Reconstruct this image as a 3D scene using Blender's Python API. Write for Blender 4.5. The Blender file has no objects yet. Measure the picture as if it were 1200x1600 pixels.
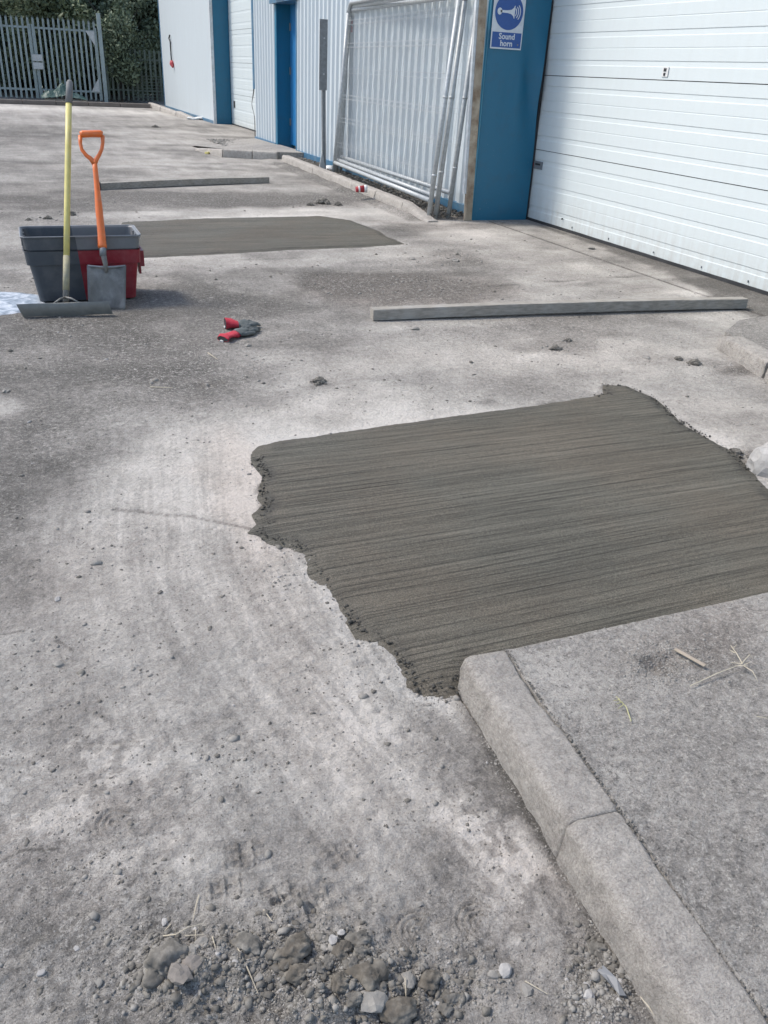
import bpy, bmesh, math, random
import numpy as np
from mathutils import Vector, Matrix
random.seed(7); rng = np.random.default_rng(7)
S = bpy.context.scene; C = S.collection
# ------------------------------------------------------------------ camera
F = 1305.0; CX, CY = 600.0, 800.0; H = 1.40
d1 = np.array([3-CX, 83-CY, F]); d1 /= np.linalg.norm(d1)
dv = np.array([470-CX, 3300-CY, F]); dv -= d1*dv.dot(d1); dv /= np.linalg.norm(dv)
_Y = d1; _Z = -dv; _X = np.cross(_Y, _Z); _X = _X if _X[0] > 0 else -_X
R = np.array([_X, _Y, _Z]); CAM = np.array([0, 0, H])
cd = bpy.data.cameras.new('camera'); cam = bpy.data.objects.new('camera', cd); C.objects.link(cam)
cd.sensor_fit = 'VERTICAL'; cd.sensor_height = 36; cd.lens = 36*F/1600; cd.clip_start = .05; cd.clip_end = 1500
cam.matrix_world = Matrix([[R[i][0], -R[i][1], -R[i][2], CAM[i]] for i in range(3)] + [[0, 0, 0, 1]])
S.camera = cam
# ------------------------------------------------------------------ light
SUN_EL, SUN_AZ = math.radians(52), math.radians(-58)        # azimuth measured from +y towards +x
w = bpy.data.worlds.new('World'); S.world = w; w.use_nodes = True
wn = w.node_tree.nodes; wl = w.node_tree.links
sky = wn.new('ShaderNodeTexSky'); sky.sky_type = 'NISHITA'; sky.sun_disc = False
sky.sun_elevation = SUN_EL; sky.sun_rotation = SUN_AZ; sky.air_density = 1.0; sky.dust_density = 1.6; sky.ozone_density = 1.0
wl.new(sky.outputs[0], wn['Background'].inputs[0]); wn['Background'].inputs[1].default_value = 0.135
sd_ = bpy.data.lights.new('sun', 'SUN'); sun = bpy.data.objects.new('sun', sd_); C.objects.link(sun)
sd_.energy = 1.7; sd_.angle = math.radians(11); sd_.color = (1, .94, .85)
sv = Vector((math.sin(SUN_AZ)*math.cos(SUN_EL), math.cos(SUN_AZ)*math.cos(SUN_EL), math.sin(SUN_EL)))
sun.rotation_euler = sv.to_track_quat('Z', 'Y').to_euler()
S.view_settings.view_transform = 'Standard'; S.view_settings.look = 'None'
S.view_settings.exposure = 0.97; S.view_settings.gamma = 1; S.view_settings.use_curve_mapping = False

# ------------------------------------------------------------------ real positions measured from the photograph
def ray(u, v): return R @ np.array([u-CX, v-CY, F])
def G(u, v, z=0.0):
    r = ray(u, v); return Vector(CAM + r*((z-H)/r[2]))
def WX(u, v, x):
    r = ray(u, v); return Vector(CAM + r*(x/r[0]))
def YP(u, v, y):
    r = ray(u, v); return Vector(CAM + r*(y/r[1]))
def LP(u, v, y0, k):                                        # meets a plane leaning back: y = y0 + k z
    r = ray(u, v); return Vector(CAM + r*((y0+k*H)/(r[1]-k*r[2])))
def sst(a, b, x):
    t = np.clip((x-a)/(b-a), 0, 1); return t*t*(3-2*t)
def ramp(x, y): return .012*sst(.9, 2.2, x)*sst(3.0, 1.5, y)
def GS(u, v):
    z = 0.0
    for _ in range(12):
        p = G(u, v, z); z = .5*z+.5*float(ramp(p.x, p.y))
    return G(u, v, z)

def vn(x, y, s=0):
    xi = np.floor(x).astype(np.int64); yi = np.floor(y).astype(np.int64)
    fx = x-xi; fy = y-yi; fx = fx*fx*fx*(fx*(fx*6-15)+10); fy = fy*fy*fy*(fy*(fy*6-15)+10)
    def h(a, b):
        n = (a*374761393 + b*668265263 + s*1442695041) & 0x7fffffff
        n = ((n ^ (n >> 13))*1274126177) & 0x7fffffff
        return ((n ^ (n >> 16)) & 0xffff)/65535.0
    return (h(xi, yi)*(1-fx)+h(xi+1, yi)*fx)*(1-fy)+(h(xi, yi+1)*(1-fx)+h(xi+1, yi+1)*fx)*fy
def fbm(x, y, sc, oc=4, s=0, g=.5):
    v = 0; a = 1; t = 0
    for i in range(oc):
        v = v+a*vn(x*sc+17.3*i, y*sc-9.1*i, s+i); t += a; a *= g; sc *= 2.03
    return v/t-.5                                           # -.5 .. .5
def psd(x, y, poly):                                        # signed distance, positive inside
    P = np.array([(p[0], p[1]) for p in poly]); d = np.full(x.shape, 1e9); ins = np.zeros(x.shape, bool)
    for i in range(len(P)):
        a = P[i-1]; b = P[i]; e = b-a; L = e.dot(e)+1e-12
        t = np.clip(((x-a[0])*e[0]+(y-a[1])*e[1])/L, 0, 1)
        d = np.minimum(d, (x-a[0]-t*e[0])**2+(y-a[1]-t*e[1])**2)
        c = (a[1] > y) != (b[1] > y)
        with np.errstate(divide='ignore', invalid='ignore'):
            xx = e[0]*(y-a[1])/(e[1] if e[1] else 1e-9)+a[0]
        ins ^= c & (x < xx)
    return np.where(ins, 1, -1)*np.sqrt(d)

# ------------------------------------------------------------------ object helpers
def link(name, me, mat=None, parent=None, label=None, cat=None, group=None, kind=None, smooth=False):
    o = bpy.data.objects.new(name, me); C.objects.link(o)
    if mat is not None and me is not None:
        for m in (mat if isinstance(mat, (list, tuple)) else [mat]): me.materials.append(m)
    if parent: o.parent = parent
    if smooth and me: me.shade_smooth()
    return tag(o, label, cat, group, kind)
def tag(o, label=None, cat=None, group=None, kind=None):
    for k, v in (('label', label), ('category', cat), ('group', group), ('kind', kind)):
        if v: o[k] = v
    return o
def thing(name, loc, label, cat, group=None, kind=None):
    o = bpy.data.objects.new(name, None); C.objects.link(o); o.location = loc; o.empty_display_size = .1
    return tag(o, label, cat, group, kind)
class MB:
    """collects shapes in world (or local) coordinates into one mesh"""
    def __init__(s): s.v = []; s.f = []; s.m = []
    def add(s, vs, fs, mi=0):
        o = len(s.v); s.v += [tuple(p) for p in vs]; s.f += [tuple(i+o for i in f) for f in fs]; s.m += [mi]*len(fs); return s
    def box(s, a, b, mi=0, M=None):
        x0, y0, z0 = a; x1, y1, z1 = b
        vs = [Vector(p) for p in ((x0,y0,z0),(x1,y0,z0),(x1,y1,z0),(x0,y1,z0),(x0,y0,z1),(x1,y0,z1),(x1,y1,z1),(x0,y1,z1))]
        if M is not None: vs = [M @ p for p in vs]
        return s.add(vs, [(0,3,2,1),(4,5,6,7),(0,1,5,4),(1,2,6,5),(2,3,7,6),(3,0,4,7)], mi)
    def beam(s, a, b, wd, ht, up=(0,0,1), ch=0.0, mi=0):
        """bar from a to b, section wd x ht with chamfer ch"""
        a = Vector(a); b = Vector(b); d = (b-a).normalized(); sd = d.cross(Vector(up)).normalized(); u = sd.cross(d)
        w2, h2 = wd/2, ht/2
        if ch > 0: sec = [(-w2+ch,-h2),(w2-ch,-h2),(w2,-h2+ch),(w2,h2-ch),(w2-ch,h2),(-w2+ch,h2),(-w2,h2-ch),(-w2,-h2+ch)]
        else: sec = [(-w2,-h2),(w2,-h2),(w2,h2),(-w2,h2)]
        n = len(sec); vs = [p+sd*x+u*y for p in (a, b) for x, y in sec]
        return s.add(vs, [(i,(i+1)%n,n+(i+1)%n,n+i) for i in range(n)]+[tuple(range(n))[::-1], tuple(range(n,2*n))], mi)
    def tube(s, pts, r, n=10, cap=True, mi=0):
        pts = [Vector(p) for p in pts]; rs = r if isinstance(r, (list, tuple)) else [r]*len(pts)
        vs = []; up = None
        for i, p in enumerate(pts):
            d = (pts[min(i+1,len(pts)-1)]-pts[max(i-1,0)]).normalized()
            if up is None: up = Vector((0,0,1)) if abs(d.z) < .9 else Vector((0,1,0))
            a = d.cross(up).normalized(); b = a.cross(d).normalized(); up = b
            for k in range(n):
                t = 2*math.pi*k/n; vs.append(p+(a*math.cos(t)+b*math.sin(t))*rs[i])
        fs = [(i*n+k, i*n+(k+1)%n, (i+1)*n+(k+1)%n, (i+1)*n+k) for i in range(len(pts)-1) for k in range(n)]
        if cap: fs += [tuple(range(n))[::-1], tuple(range((len(pts)-1)*n, len(pts)*n))]
        return s.add(vs, fs, mi)
    def prism(s, poly, d, mi=0):
        """poly list of 3D points, extruded by vector d"""
        n = len(poly); p = [Vector(q) for q in poly]; d = Vector(d)
        return s.add(p+[q+d for q in p], [tuple(range(n)), tuple(range(n,2*n))[::-1]]+[(i,n+i,n+(i+1)%n,(i+1)%n) for i in range(n)], mi)
    def mesh(s, name, loc=None):
        me = bpy.data.meshes.new(name); off = Vector(loc) if loc is not None else Vector((0,0,0))
        me.from_pydata([tuple(Vector(v)-off) for v in s.v], [], s.f); me.polygons.foreach_set('material_index', s.m)
        bm = bmesh.new(); bm.from_mesh(me); bmesh.ops.recalc_face_normals(bm, faces=bm.faces); bm.to_mesh(me); bm.free()
        me.update(); return me
    def go(s, name, mat, parent=None, smooth=False, **kw):
        loc = parent.location if parent is not None else kw.pop('loc', None)
        if parent is not None and parent.parent is not None: loc = parent.parent.location + parent.location
        kw.pop('loc', None)
        o = link(name, s.mesh(name, loc), mat, parent, smooth=smooth, **kw)
        if smooth:
            for p in o.data.polygons:
                if len(p.vertices) > 4: p.use_smooth = False
        if parent is None and loc is not None: o.location = loc
        return o

def npmesh(name, V, Fq, colors=None, smooth=True):
    me = bpy.data.meshes.new(name); V = np.asarray(V, np.float32); Fq = np.asarray(Fq, np.int32); k = Fq.shape[1]
    me.vertices.add(len(V)); me.vertices.foreach_set('co', V.ravel())
    me.loops.add(Fq.size); me.loops.foreach_set('vertex_index', Fq.ravel())
    me.polygons.add(len(Fq)); me.polygons.foreach_set('loop_start', np.arange(0, Fq.size, k, dtype=np.int32))
    me.polygons.foreach_set('loop_total', np.full(len(Fq), k, np.int32)); me.update(calc_edges=True)
    if smooth: me.polygons.foreach_set('use_smooth', np.ones(len(Fq), bool))
    if colors is not None:
        a = me.color_attributes.new('tone', 'FLOAT_COLOR', 'POINT'); a.data.foreach_set('color', np.asarray(colors, np.float32).ravel())
    return me
def gridmesh(name, xs, ys, fz, fc=None, fx=None, keep=None):
    X, Y = np.meshgrid(xs, ys); nx, ny = len(xs), len(ys)
    if fx is not None: X = fx(X, Y)
    Z = fz(X, Y); V = np.stack([X, Y, Z], -1).reshape(-1, 3)
    i = np.arange((nx-1)*(ny-1)); r = i//(nx-1); c = i % (nx-1); a = r*nx+c
    Q = np.stack([a, a+1, a+nx+1, a+nx], -1)
    if keep is not None:
        k = keep(X, Y).ravel(); Q = Q[k[Q].any(1)]
    cols = None
    if fc is not None:
        t = fc(X, Y); cols = np.ones((len(V), 4)); cols[:, :3] = np.stack([q.ravel() for q in t], -1)
    return npmesh(name, V, Q, cols)

# ------------------------------------------------------------------ materials
class NT:
    def __init__(s, name, rough=.8, metal=0.0, spec=.5):
        s.m = bpy.data.materials.new(name); s.m.use_nodes = True; s.t = s.m.node_tree; s.b = s.t.nodes['Principled BSDF']
        s.b.inputs['Roughness'].default_value = rough; s.b.inputs['Metallic'].default_value = metal
        s.b.inputs['Specular IOR Level'].default_value = spec
        s.co = s.t.nodes.new('ShaderNodeTexCoord').outputs['Object']
    def put(s, sock, v):
        if isinstance(v, bpy.types.NodeSocket): s.t.links.new(v, sock)
        elif isinstance(v, (int, float)): sock.default_value = v
        else: sock.default_value = tuple(v)+((1,) if len(v) == 3 and sock.type == 'RGBA' else ())
    def mapv(s, sc, rot=(0,0,0), src=None):
        n = s.t.nodes.new('ShaderNodeMapping'); s.put(n.inputs[0], src or s.co); n.inputs['Scale'].default_value = sc; n.inputs['Rotation'].default_value = rot; return n.outputs[0]
    def noise(s, sc, det=4, ro=.55, v=None, dist=0):
        n = s.t.nodes.new('ShaderNodeTexNoise'); s.put(n.inputs['Vector'], v or s.co)
        n.inputs['Scale'].default_value = sc; n.inputs['Detail'].default_value = det; n.inputs['Roughness'].default_value = ro; n.inputs['Distortion'].default_value = dist
        return n.outputs[0]
    def voro(s, sc, feat='F1', out=0, v=None):
        n = s.t.nodes.new('ShaderNodeTexVoronoi'); n.feature = feat; s.put(n.inputs['Vector'], v or s.co); n.inputs['Scale'].default_value = sc; return n.outputs[out]
    def math(s, op, a, b=0.0, c=None, clamp=False):
        n = s.t.nodes.new('ShaderNodeMath'); n.operation = op; n.use_clamp = clamp; s.put(n.inputs[0], a); s.put(n.inputs[1], b)
        if c is not None: s.put(n.inputs[2], c)
        return n.outputs[0]
    def ramp(s, v, stops):
        n = s.t.nodes.new('ShaderNodeValToRGB'); s.put(n.inputs[0], v); e = n.color_ramp.elements
        while len(e) < len(stops): e.new(.5)
        for q, (p, c) in zip(e, stops): q.position = p; q.color = (c, c, c, 1) if isinstance(c, (int, float)) else (*c, 1)
        return n.outputs[0]
    def mix(s, f, a, b, mode='MIX'):
        n = s.t.nodes.new('ShaderNodeMix'); n.data_type = 'RGBA'; n.blend_type = mode; s.put(n.inputs[0], f); s.put(n.inputs[6], a); s.put(n.inputs[7], b); return n.outputs[2]
    def bump(s, h, st=.5, dist=.01):
        n = s.t.nodes.new('ShaderNodeBump'); n.inputs['Strength'].default_value = st; n.inputs['Distance'].default_value = dist; s.put(n.inputs['Height'], h)
        if s.b.inputs['Normal'].is_linked: s.put(n.inputs['Normal'], s.b.inputs['Normal'].links[0].from_socket)
        s.t.links.new(n.outputs[0], s.b.inputs['Normal'])
    def attr(s, nm='tone'):
        n = s.t.nodes.new('ShaderNodeAttribute'); n.attribute_name = nm; q = s.t.nodes.new('ShaderNodeSeparateColor'); s.t.links.new(n.outputs[0], q.inputs[0]); return q.outputs
    def sep(s):
        q = s.t.nodes.new('ShaderNodeSeparateXYZ'); s.put(q.inputs[0], s.co); return q.outputs
    def col(s, c): s.put(s.b.inputs['Base Color'], c)
    def rnd(s):
        return s.t.nodes.new('ShaderNodeObjectInfo').outputs['Random']

def plain(name, c, rough=.6, metal=0.0, sc=20, amp=.25, dirt=(.25,.23,.2), da=.25, dsc=4, bump=.1, bsc=120, stretch=None):
    """one real-world colour, slightly uneven, with blotches of dirt"""
    n = NT(name, rough, metal); v = n.mapv(stretch) if stretch else None
    a = n.noise(sc, 5, .6, v); d = n.noise(dsc, 6, .65)
    k = n.ramp(a, [(.25, 1-amp), (.75, 1+amp*.4)])
    c1 = n.mix(1, c, k, 'MULTIPLY')
    c2 = n.mix(n.math('MULTIPLY', n.ramp(d, [(.45, 0.0), (.72, 1.0)]), da), c1, dirt)
    n.col(c2); n.put(n.b.inputs['Roughness'], n.math('ADD', n.math('MULTIPLY', a, .3), rough-.15))
    if bump: n.bump(n.noise(bsc, 3), bump, .004)
    return n.m

def ground_mat(name, slab=False, const=None):
    n = NT(name, .92, spec=.25); r, g, b = const or n.attr()[:3]
    n1 = n.noise(2.6, 8, .62, dist=.3); n2 = n.noise(30, 8, .78, dist=.5); n3 = n.noise(190, 3, .8)
    st = n.noise(1, 5, .6, n.mapv((34, 1.6, 1))); sx = n.noise(1, 5, .6, n.mapv((1.1, 16, 1)))
    v = n.math('ADD', r, n.math('MULTIPLY_ADD', n1, .6, -.30))
    v = n.math('ADD', v, n.math('MULTIPLY_ADD', n2, .95, -.475))
    v = n.math('ADD', v, n.math('MULTIPLY_ADD', n3, .95, -.475))
    v = n.math('ADD', v, n.math('MULTIPLY_ADD', st, .10, -.05))
    v = n.math('ADD', v, n.math('MULTIPLY_ADD', sx, .16, -.08))
    c = n.ramp(v, [(.0, (.112,.105,.094)), (.27, (.205,.192,.173)), (.5, (.325,.305,.277)), (.74, (.455,.430,.390)), (1, (.62,.59,.54))])
    c = n.mix(n.math('MULTIPLY', g, .5, clamp=True), c, n.mix(1, c, (1.08,.95,.88), 'MULTIPLY'))
    # flecks of lighter and darker stone
    f1 = n.noise(135, 3, .7); f2 = n.noise(60, 4, .75, dist=.4)
    pa = n.ramp(n.math('ADD', n.math('MULTIPLY', f1, .6), n.math('MULTIPLY', f2, .4)), [(.545, 0.0), (.61, 1.0)])
    dk = n.ramp(n.math('ADD', n.math('MULTIPLY', f1, .5), n.math('MULTIPLY', f2, .5)), [(.375, 1.0), (.44, 0.0)])
    c = n.mix(n.math('MULTIPLY', pa, n.math('MULTIPLY_ADD', b, .55, .12 if not slab else .45), clamp=True), c, (.54,.51,.46))
    c = n.mix(n.math('MULTIPLY', dk, n.math('MULTIPLY_ADD', b, .65, .12 if not slab else .4), clamp=True), c, (.095,.089,.080))
    f3 = n.noise(34, 7, .85, dist=.8); f4 = n.noise(300, 2, .8)
    gf = n.math('MULTIPLY_ADD', b, 1.3, .25)
    c = n.mix(n.math('MULTIPLY', n.ramp(f3, [(.54, 0.0), (.61, .45)]), gf, clamp=True), c, (.52,.49,.445))
    c = n.mix(n.math('MULTIPLY', n.ramp(f3, [(.38, .55), (.45, 0.0)]), gf, clamp=True), c, (.115,.107,.096))
    c = n.mix(n.math('MULTIPLY', n.ramp(f4, [(.34, .45), (.44, 0.0)]), gf, clamp=True), c, (.10,.094,.085))
    n.col(c)
    n.bump(n.noise(380, 3, .6), .5, .003)
    n.bump(n.noise(95, 6, .75), .8, .010)
    n.bump(n.math('ADD', n.noise(24, 6, .7), n.math('MULTIPLY', n.voro(60, 'SMOOTH_F1'), .4)), .55, .03)
    return n.m
def wet_mat():
    n = NT('wet_concrete', .72, spec=.35); r, g, b = n.attr()[:3]
    st = n.noise(1, 8, .8, n.mapv((1.1, 48, 1), (0, 0, .012)), dist=.15); s2 = n.noise(1, 4, .75, n.mapv((3.0, 210, 1), (0, 0, .012)))
    ln = n.ramp(n.noise(1, 3, .6, n.mapv((.8, 105, 1), (0, 0, .012))), [(.56, 0.0), (.63, 1.0)])
    fine = n.noise(240, 4, .85); big = n.noise(1.6, 4)
    v = n.math('ADD', n.math('MULTIPLY_ADD', st, .62, -.06), n.math('MULTIPLY', s2, .32)); v = n.math('ADD', v, n.math('MULTIPLY_ADD', fine, 1.1, -.44))
    v = n.math('ADD', v, n.math('MULTIPLY_ADD', r, .3, -.15))
    c = n.ramp(v, [(.34, (.034,.032,.025)), (.46, (.080,.074,.057)), (.56, (.117,.108,.085)), (.72, (.21,.197,.16))])
    c = n.mix(n.ramp(big, [(.4, 0.0), (.62, .55)]), c, n.mix(1, c, (1.12,.98,.90), 'MULTIPLY'))
    c = n.mix(n.math('MULTIPLY', b, .8), c, (.04,.038,.033))
    c = n.mix(n.math('MULTIPLY', ln, .5), c, (.026,.024,.018))
    c = n.mix(n.ramp(n.noise(190, 3, .8), [(.36, .6), (.43, 0.0)]), c, (.028,.026,.02))
    c = n.mix(n.ramp(n.noise(210, 3, .8, n.mapv((1, 1, 1), (0, 0, 1))), [(.58, 0.0), (.66, .5)]), c, (.24,.23,.20))
    n.col(c); n.bump(fine, .6, .003); n.bump(n.math('SUBTRACT', n.math('ADD', st, n.math('MULTIPLY', s2, .5)), n.math('MULTIPLY', ln, .5)), .8, .008); n.bump(n.noise(70, 5, .75), .35, .005)
    return n.m
M = {}
M['ground'] = ground_mat('dusty_concrete'); M['slab'] = ground_mat('worn_slab', slab=True); M['wet'] = wet_mat()
def kerbmat():
    n = NT('kerb_concrete', .9, spec=.25)
    a = n.noise(7, 7, .65); b = n.noise(60, 5, .7); c_ = n.noise(260, 3, .6)
    v = n.math('ADD', n.math('MULTIPLY', a, .55), n.math('MULTIPLY', b, .35)); v = n.math('ADD', v, n.math('MULTIPLY', c_, .22))
    n.col(n.ramp(v, [(.30, (.12,.113,.105)), (.45, (.235,.222,.205)), (.60, (.35,.33,.305)), (.74, (.52,.49,.455))]))
    n.bump(c_, .6, .003); n.bump(b, .8, .012); n.bump(n.noise(22, 5, .7), .5, .02); return n.m
M['kerb'] = ground_mat('kerb_concrete', const=(.64, .35, .12))
def clad():
    n = NT('white_cladding', .42); z = n.sep()[2]
    d = n.noise(1, 6, .65, n.mapv((3, 9, .7))); d2 = n.noise(9, 5)
    low = n.math('MULTIPLY', n.math('SUBTRACT', 1.0, n.math('MULTIPLY', z, 1.6), clamp=True), .5)
    f = n.math('MULTIPLY', n.ramp(n.math('ADD', n.math('MULTIPLY', d, .8), n.math('MULTIPLY', d2, .2)), [(.42, 0.0), (.75, .45)]), n.math('ADD', .5, low))
    n.col(n.mix(f, (.52,.57,.59), (.36,.355,.335))); return n.m
M['clad'] = clad()
def doorm():
    n = NT('white_door_steel', .38); z = n.sep()[2]
    d = n.noise(1, 6, .65, n.mapv((3, 14, .9))); d2 = n.noise(14, 6, .7)
    low = n.math('POWER', n.math('SUBTRACT', 1.0, n.math('MULTIPLY', z, 2.2), clamp=True), 1.5)
    f = n.math('MULTIPLY', n.ramp(n.math('ADD', n.math('MULTIPLY', d, .6), n.math('MULTIPLY', d2, .4)), [(.38, 0.0), (.7, 1.0)]), n.math('MULTIPLY_ADD', low, .75, .10))
    n.col(n.mix(f, (.585,.635,.635), (.38,.355,.31))); n.bump(n.noise(500, 2), .08, .001); return n.m
M['door'] = doorm()
M['white_trim'] = plain('white_trim', (.62,.65,.66), .5, da=.4, dirt=(.35,.3,.25))
def bluem():
    n = NT('blue_paint', .42); z = n.sep()[2]
    d = n.noise(6, 7, .7); sp = n.noise(70, 3, .5)
    c = n.mix(n.ramp(d, [(.5, 0.0), (.8, .4)]), (.009,.130,.225), (.04,.09,.13))
    c = n.mix(n.math('MULTIPLY', n.ramp(sp, [(.70, 0.0), (.74, 1.0)]), n.math('SUBTRACT', 1.0, z, clamp=True)), c, (.4,.42,.42))
    n.col(c); n.bump(n.noise(5, 3), .3, .02); return n.m
M['blue'] = bluem()
M['bluelight'] = plain('bright_blue_paint', (.02,.17,.40), .4, da=.25, dirt=(.1,.2,.3))
M['bluetrim'] = plain('blue_trim', (.05,.15,.25), .45, da=.4, dirt=(.25,.28,.3))
M['black'] = plain('black_rubber', (.022,.023,.025), .7, da=.3, dirt=(.1,.1,.1))
M['wire'] = plain('zinc_wire', (.42,.44,.45), .5, .0)
M['galv'] = plain('galvanised_steel', (.46,.48,.48), .45, .15, sc=30, amp=.3, dirt=(.25,.24,.23), da=.3)
M['galvdark'] = plain('weathered_zinc', (.22,.235,.245), .55, .2, sc=25, amp=.35, da=.3, dirt=(.12,.12,.12))
M['pal'] = plain('palisade_zinc', (.31,.375,.375), .55, .1, sc=3, amp=.3, da=.3, dirt=(.12,.13,.12))
M['rust'] = plain('stained_trim', (.40,.33,.25), .8, sc=6, amp=.5, dirt=(.14,.085,.05), da=.75, dsc=7, stretch=(1,1,.3))
M['greyplastic'] = plain('slate_grey_plastic', (.056,.066,.078), .45, da=.35, dirt=(.16,.16,.16), dsc=9, amp=.12)
M['midplastic'] = plain('mid_grey_plastic', (.155,.16,.165), .45, da=.35, dirt=(.2,.2,.2), dsc=9, amp=.12)
M['redplastic'] = plain('red_plastic', (.24,.010,.022), .42, da=.3, dirt=(.2,.13,.12), dsc=10, amp=.15)
M['rim'] = plain('pale_plastic_edge', (.27,.28,.29), .6, amp=.3)
M['orange'] = plain('orange_plastic', (.74,.16,.03), .42, da=.25, dirt=(.45,.3,.22), dsc=14, amp=.12)
M['yellow'] = plain('yellow_fibreglass', (.62,.54,.18), .5, da=.35, dirt=(.4,.38,.28), dsc=9, amp=.15)
M['dirtyyellow'] = plain('cement_caked_yellow', (.36,.33,.21), .8, da=.7, dirt=(.25,.245,.22), dsc=18, amp=.3)
M['grip'] = plain('grey_grip', (.17,.17,.165), .7, da=.4)
M['steel'] = plain('cement_smeared_steel', (.17,.165,.15), .6, .15, sc=14, amp=.45, dirt=(.36,.355,.34), da=.6, dsc=10, stretch=(1,1,.25))
M['rakehead'] = plain('cement_coated_aluminium', (.24,.24,.22), .6, .2, sc=14, amp=.25, dirt=(.12,.12,.11), da=.5, dsc=8)
M['timber'] = plain('weathered_timber', (.31,.285,.245), .88, sc=14, amp=.45, dirt=(.38,.365,.34), da=.55, dsc=7, bump=.4, bsc=60, stretch=(1,6,6))
M['timbertop'] = plain('pale_stick_timber', (.36,.30,.23), .85, amp=.3)
M['clod'] = plain('damp_soil', (.150,.138,.118), .95, sc=25, amp=.5, dirt=(.30,.28,.245), da=.7, dsc=26, bump=.8, bsc=90)
M['mortar'] = plain('wet_mortar', (.040,.038,.031), .8, sc=25, amp=.4, da=.1, bump=.5, bsc=200)
M['clodbrown'] = plain('brown_clay', (.125,.108,.085), .9, sc=25, amp=.5, dirt=(.28,.26,.22), da=.65, dsc=26, bump=.8, bsc=90)
M['stone'] = plain('dusty_stone', (.245,.230,.205), .85, sc=40, amp=.3, dirt=(.33,.31,.275), da=.6, dsc=30, bump=.4, bsc=150)
M['rust'] = plain('stained_trim', (.43,.36,.27), .8, sc=6, amp=.5, dirt=(.13,.065,.03), da=.9, dsc=6, stretch=(1,1,.3))
M['stonepale'] = plain('pale_stone', (.36,.345,.325), .8, sc=40, amp=.3, bump=.4, bsc=150)
M['stonered'] = plain('reddish_stone', (.20,.178,.155), .85, sc=40, amp=.3, dirt=(.22,.2,.19), da=.5, bump=.4, bsc=150)
M['straw'] = plain('dry_straw', (.50,.44,.33), .8, amp=.2)
M['strawgreen'] = plain('yellowing_weed', (.40,.38,.20), .8, amp=.2)
M['glovered'] = plain('red_knit', (.52,.03,.055), .9, da=.3, dirt=(.3,.15,.15), dsc=40, bump=.6, bsc=700)
M['glovegrey'] = plain('grey_latex', (.085,.098,.095), .75, da=.4, dirt=(.28,.28,.27), dsc=30, bump=.3, bsc=300)
M['white'] = plain('white_paper', (.66,.66,.64), .7, amp=.15)
M['redpaper'] = plain('red_print', (.38,.03,.04), .6, amp=.2)
M['signwhite'] = plain('sign_white', (.62,.66,.70), .4, amp=.08, bump=0)
M['signblue'] = plain('sign_blue', (.02,.085,.30), .4, amp=.1, da=.1, dirt=(.1,.15,.3), bump=0)
M['bark'] = plain('bark', (.07,.06,.05), .95, sc=8, amp=.4, bump=.6, bsc=20)
M['tarp'] = plain('green_tarpaulin', (.035,.085,.07), .5, da=.4, dirt=(.2,.24,.22), dsc=3)
M['lamp'] = plain('yellowed_lamp_glass', (.55,.48,.32), .4)
M['greenpal'] = plain('dull_green_paint', (.10,.13,.11), .7, sc=3, amp=.3)
M['roof'] = plain('grey_roof', (.2,.21,.22), .6)
def leafm(name, a, b):
    n = NT(name, .65, spec=.3); q = n.noise(1.1, 4, .6); w_ = n.noise(9, 2)
    n.col(n.ramp(n.math('ADD', n.math('MULTIPLY', q, .6), n.math('MULTIPLY', w_, .4)), [(.36, a), (.66, b)]))
    return n.m
M['leaf'] = leafm('hazy_dark_foliage', (.095,.125,.085), (.19,.23,.14))  # both leaf colours lightened in place of distance haze
M['leaf2'] = leafm('hazy_olive_foliage', (.080,.10,.058), (.17,.20,.105))

# ------------------------------------------------------------------ ground relief and dirt
PATCH = [GS(u, v) for u, v in [(405,712),(415,700),(450,692),(520,682),(600,670),(700,656),(800,642),(880,631),(930,622),(950,617),(944,603),(975,605),(1015,622),(1040,645),(1060,662),(1100,685),(1140,712),(1165,738),(1200,775),(1262,830)]]
_a = G(785, 1010, .1); _b = G(1200, 920, .1); EDGE_Y = (_a.y+_b.y)/2
PATCH += [Vector((PATCH[-1].x+.05, EDGE_Y-.09, 0)), Vector((.93, EDGE_Y-.09, 0))]
PATCH += [GS(u, v) for u, v in [(728,1030),(712,1056),(700,1078),(670,1075),(650,1068),(635,1040),(615,1010),(590,998),(565,985),(545,960),(535,940),(515,915),(495,890),(485,870),(465,850),(430,843),(401,832),(418,820),(410,805),(420,790),(411,765),(418,745),(404,725)]]
PATCH2 = [G(u, v) for u, v in [(195,348),(320,342),(430,340),(500,338),(545,345),(590,362),(600,370),(628,381),(560,386),(450,390),(330,397),(230,402),(190,406)]]
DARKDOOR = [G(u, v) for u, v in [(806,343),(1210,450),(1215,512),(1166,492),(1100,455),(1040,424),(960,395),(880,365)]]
JOINTX = 4.783; JOINTY = 5.74
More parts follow.
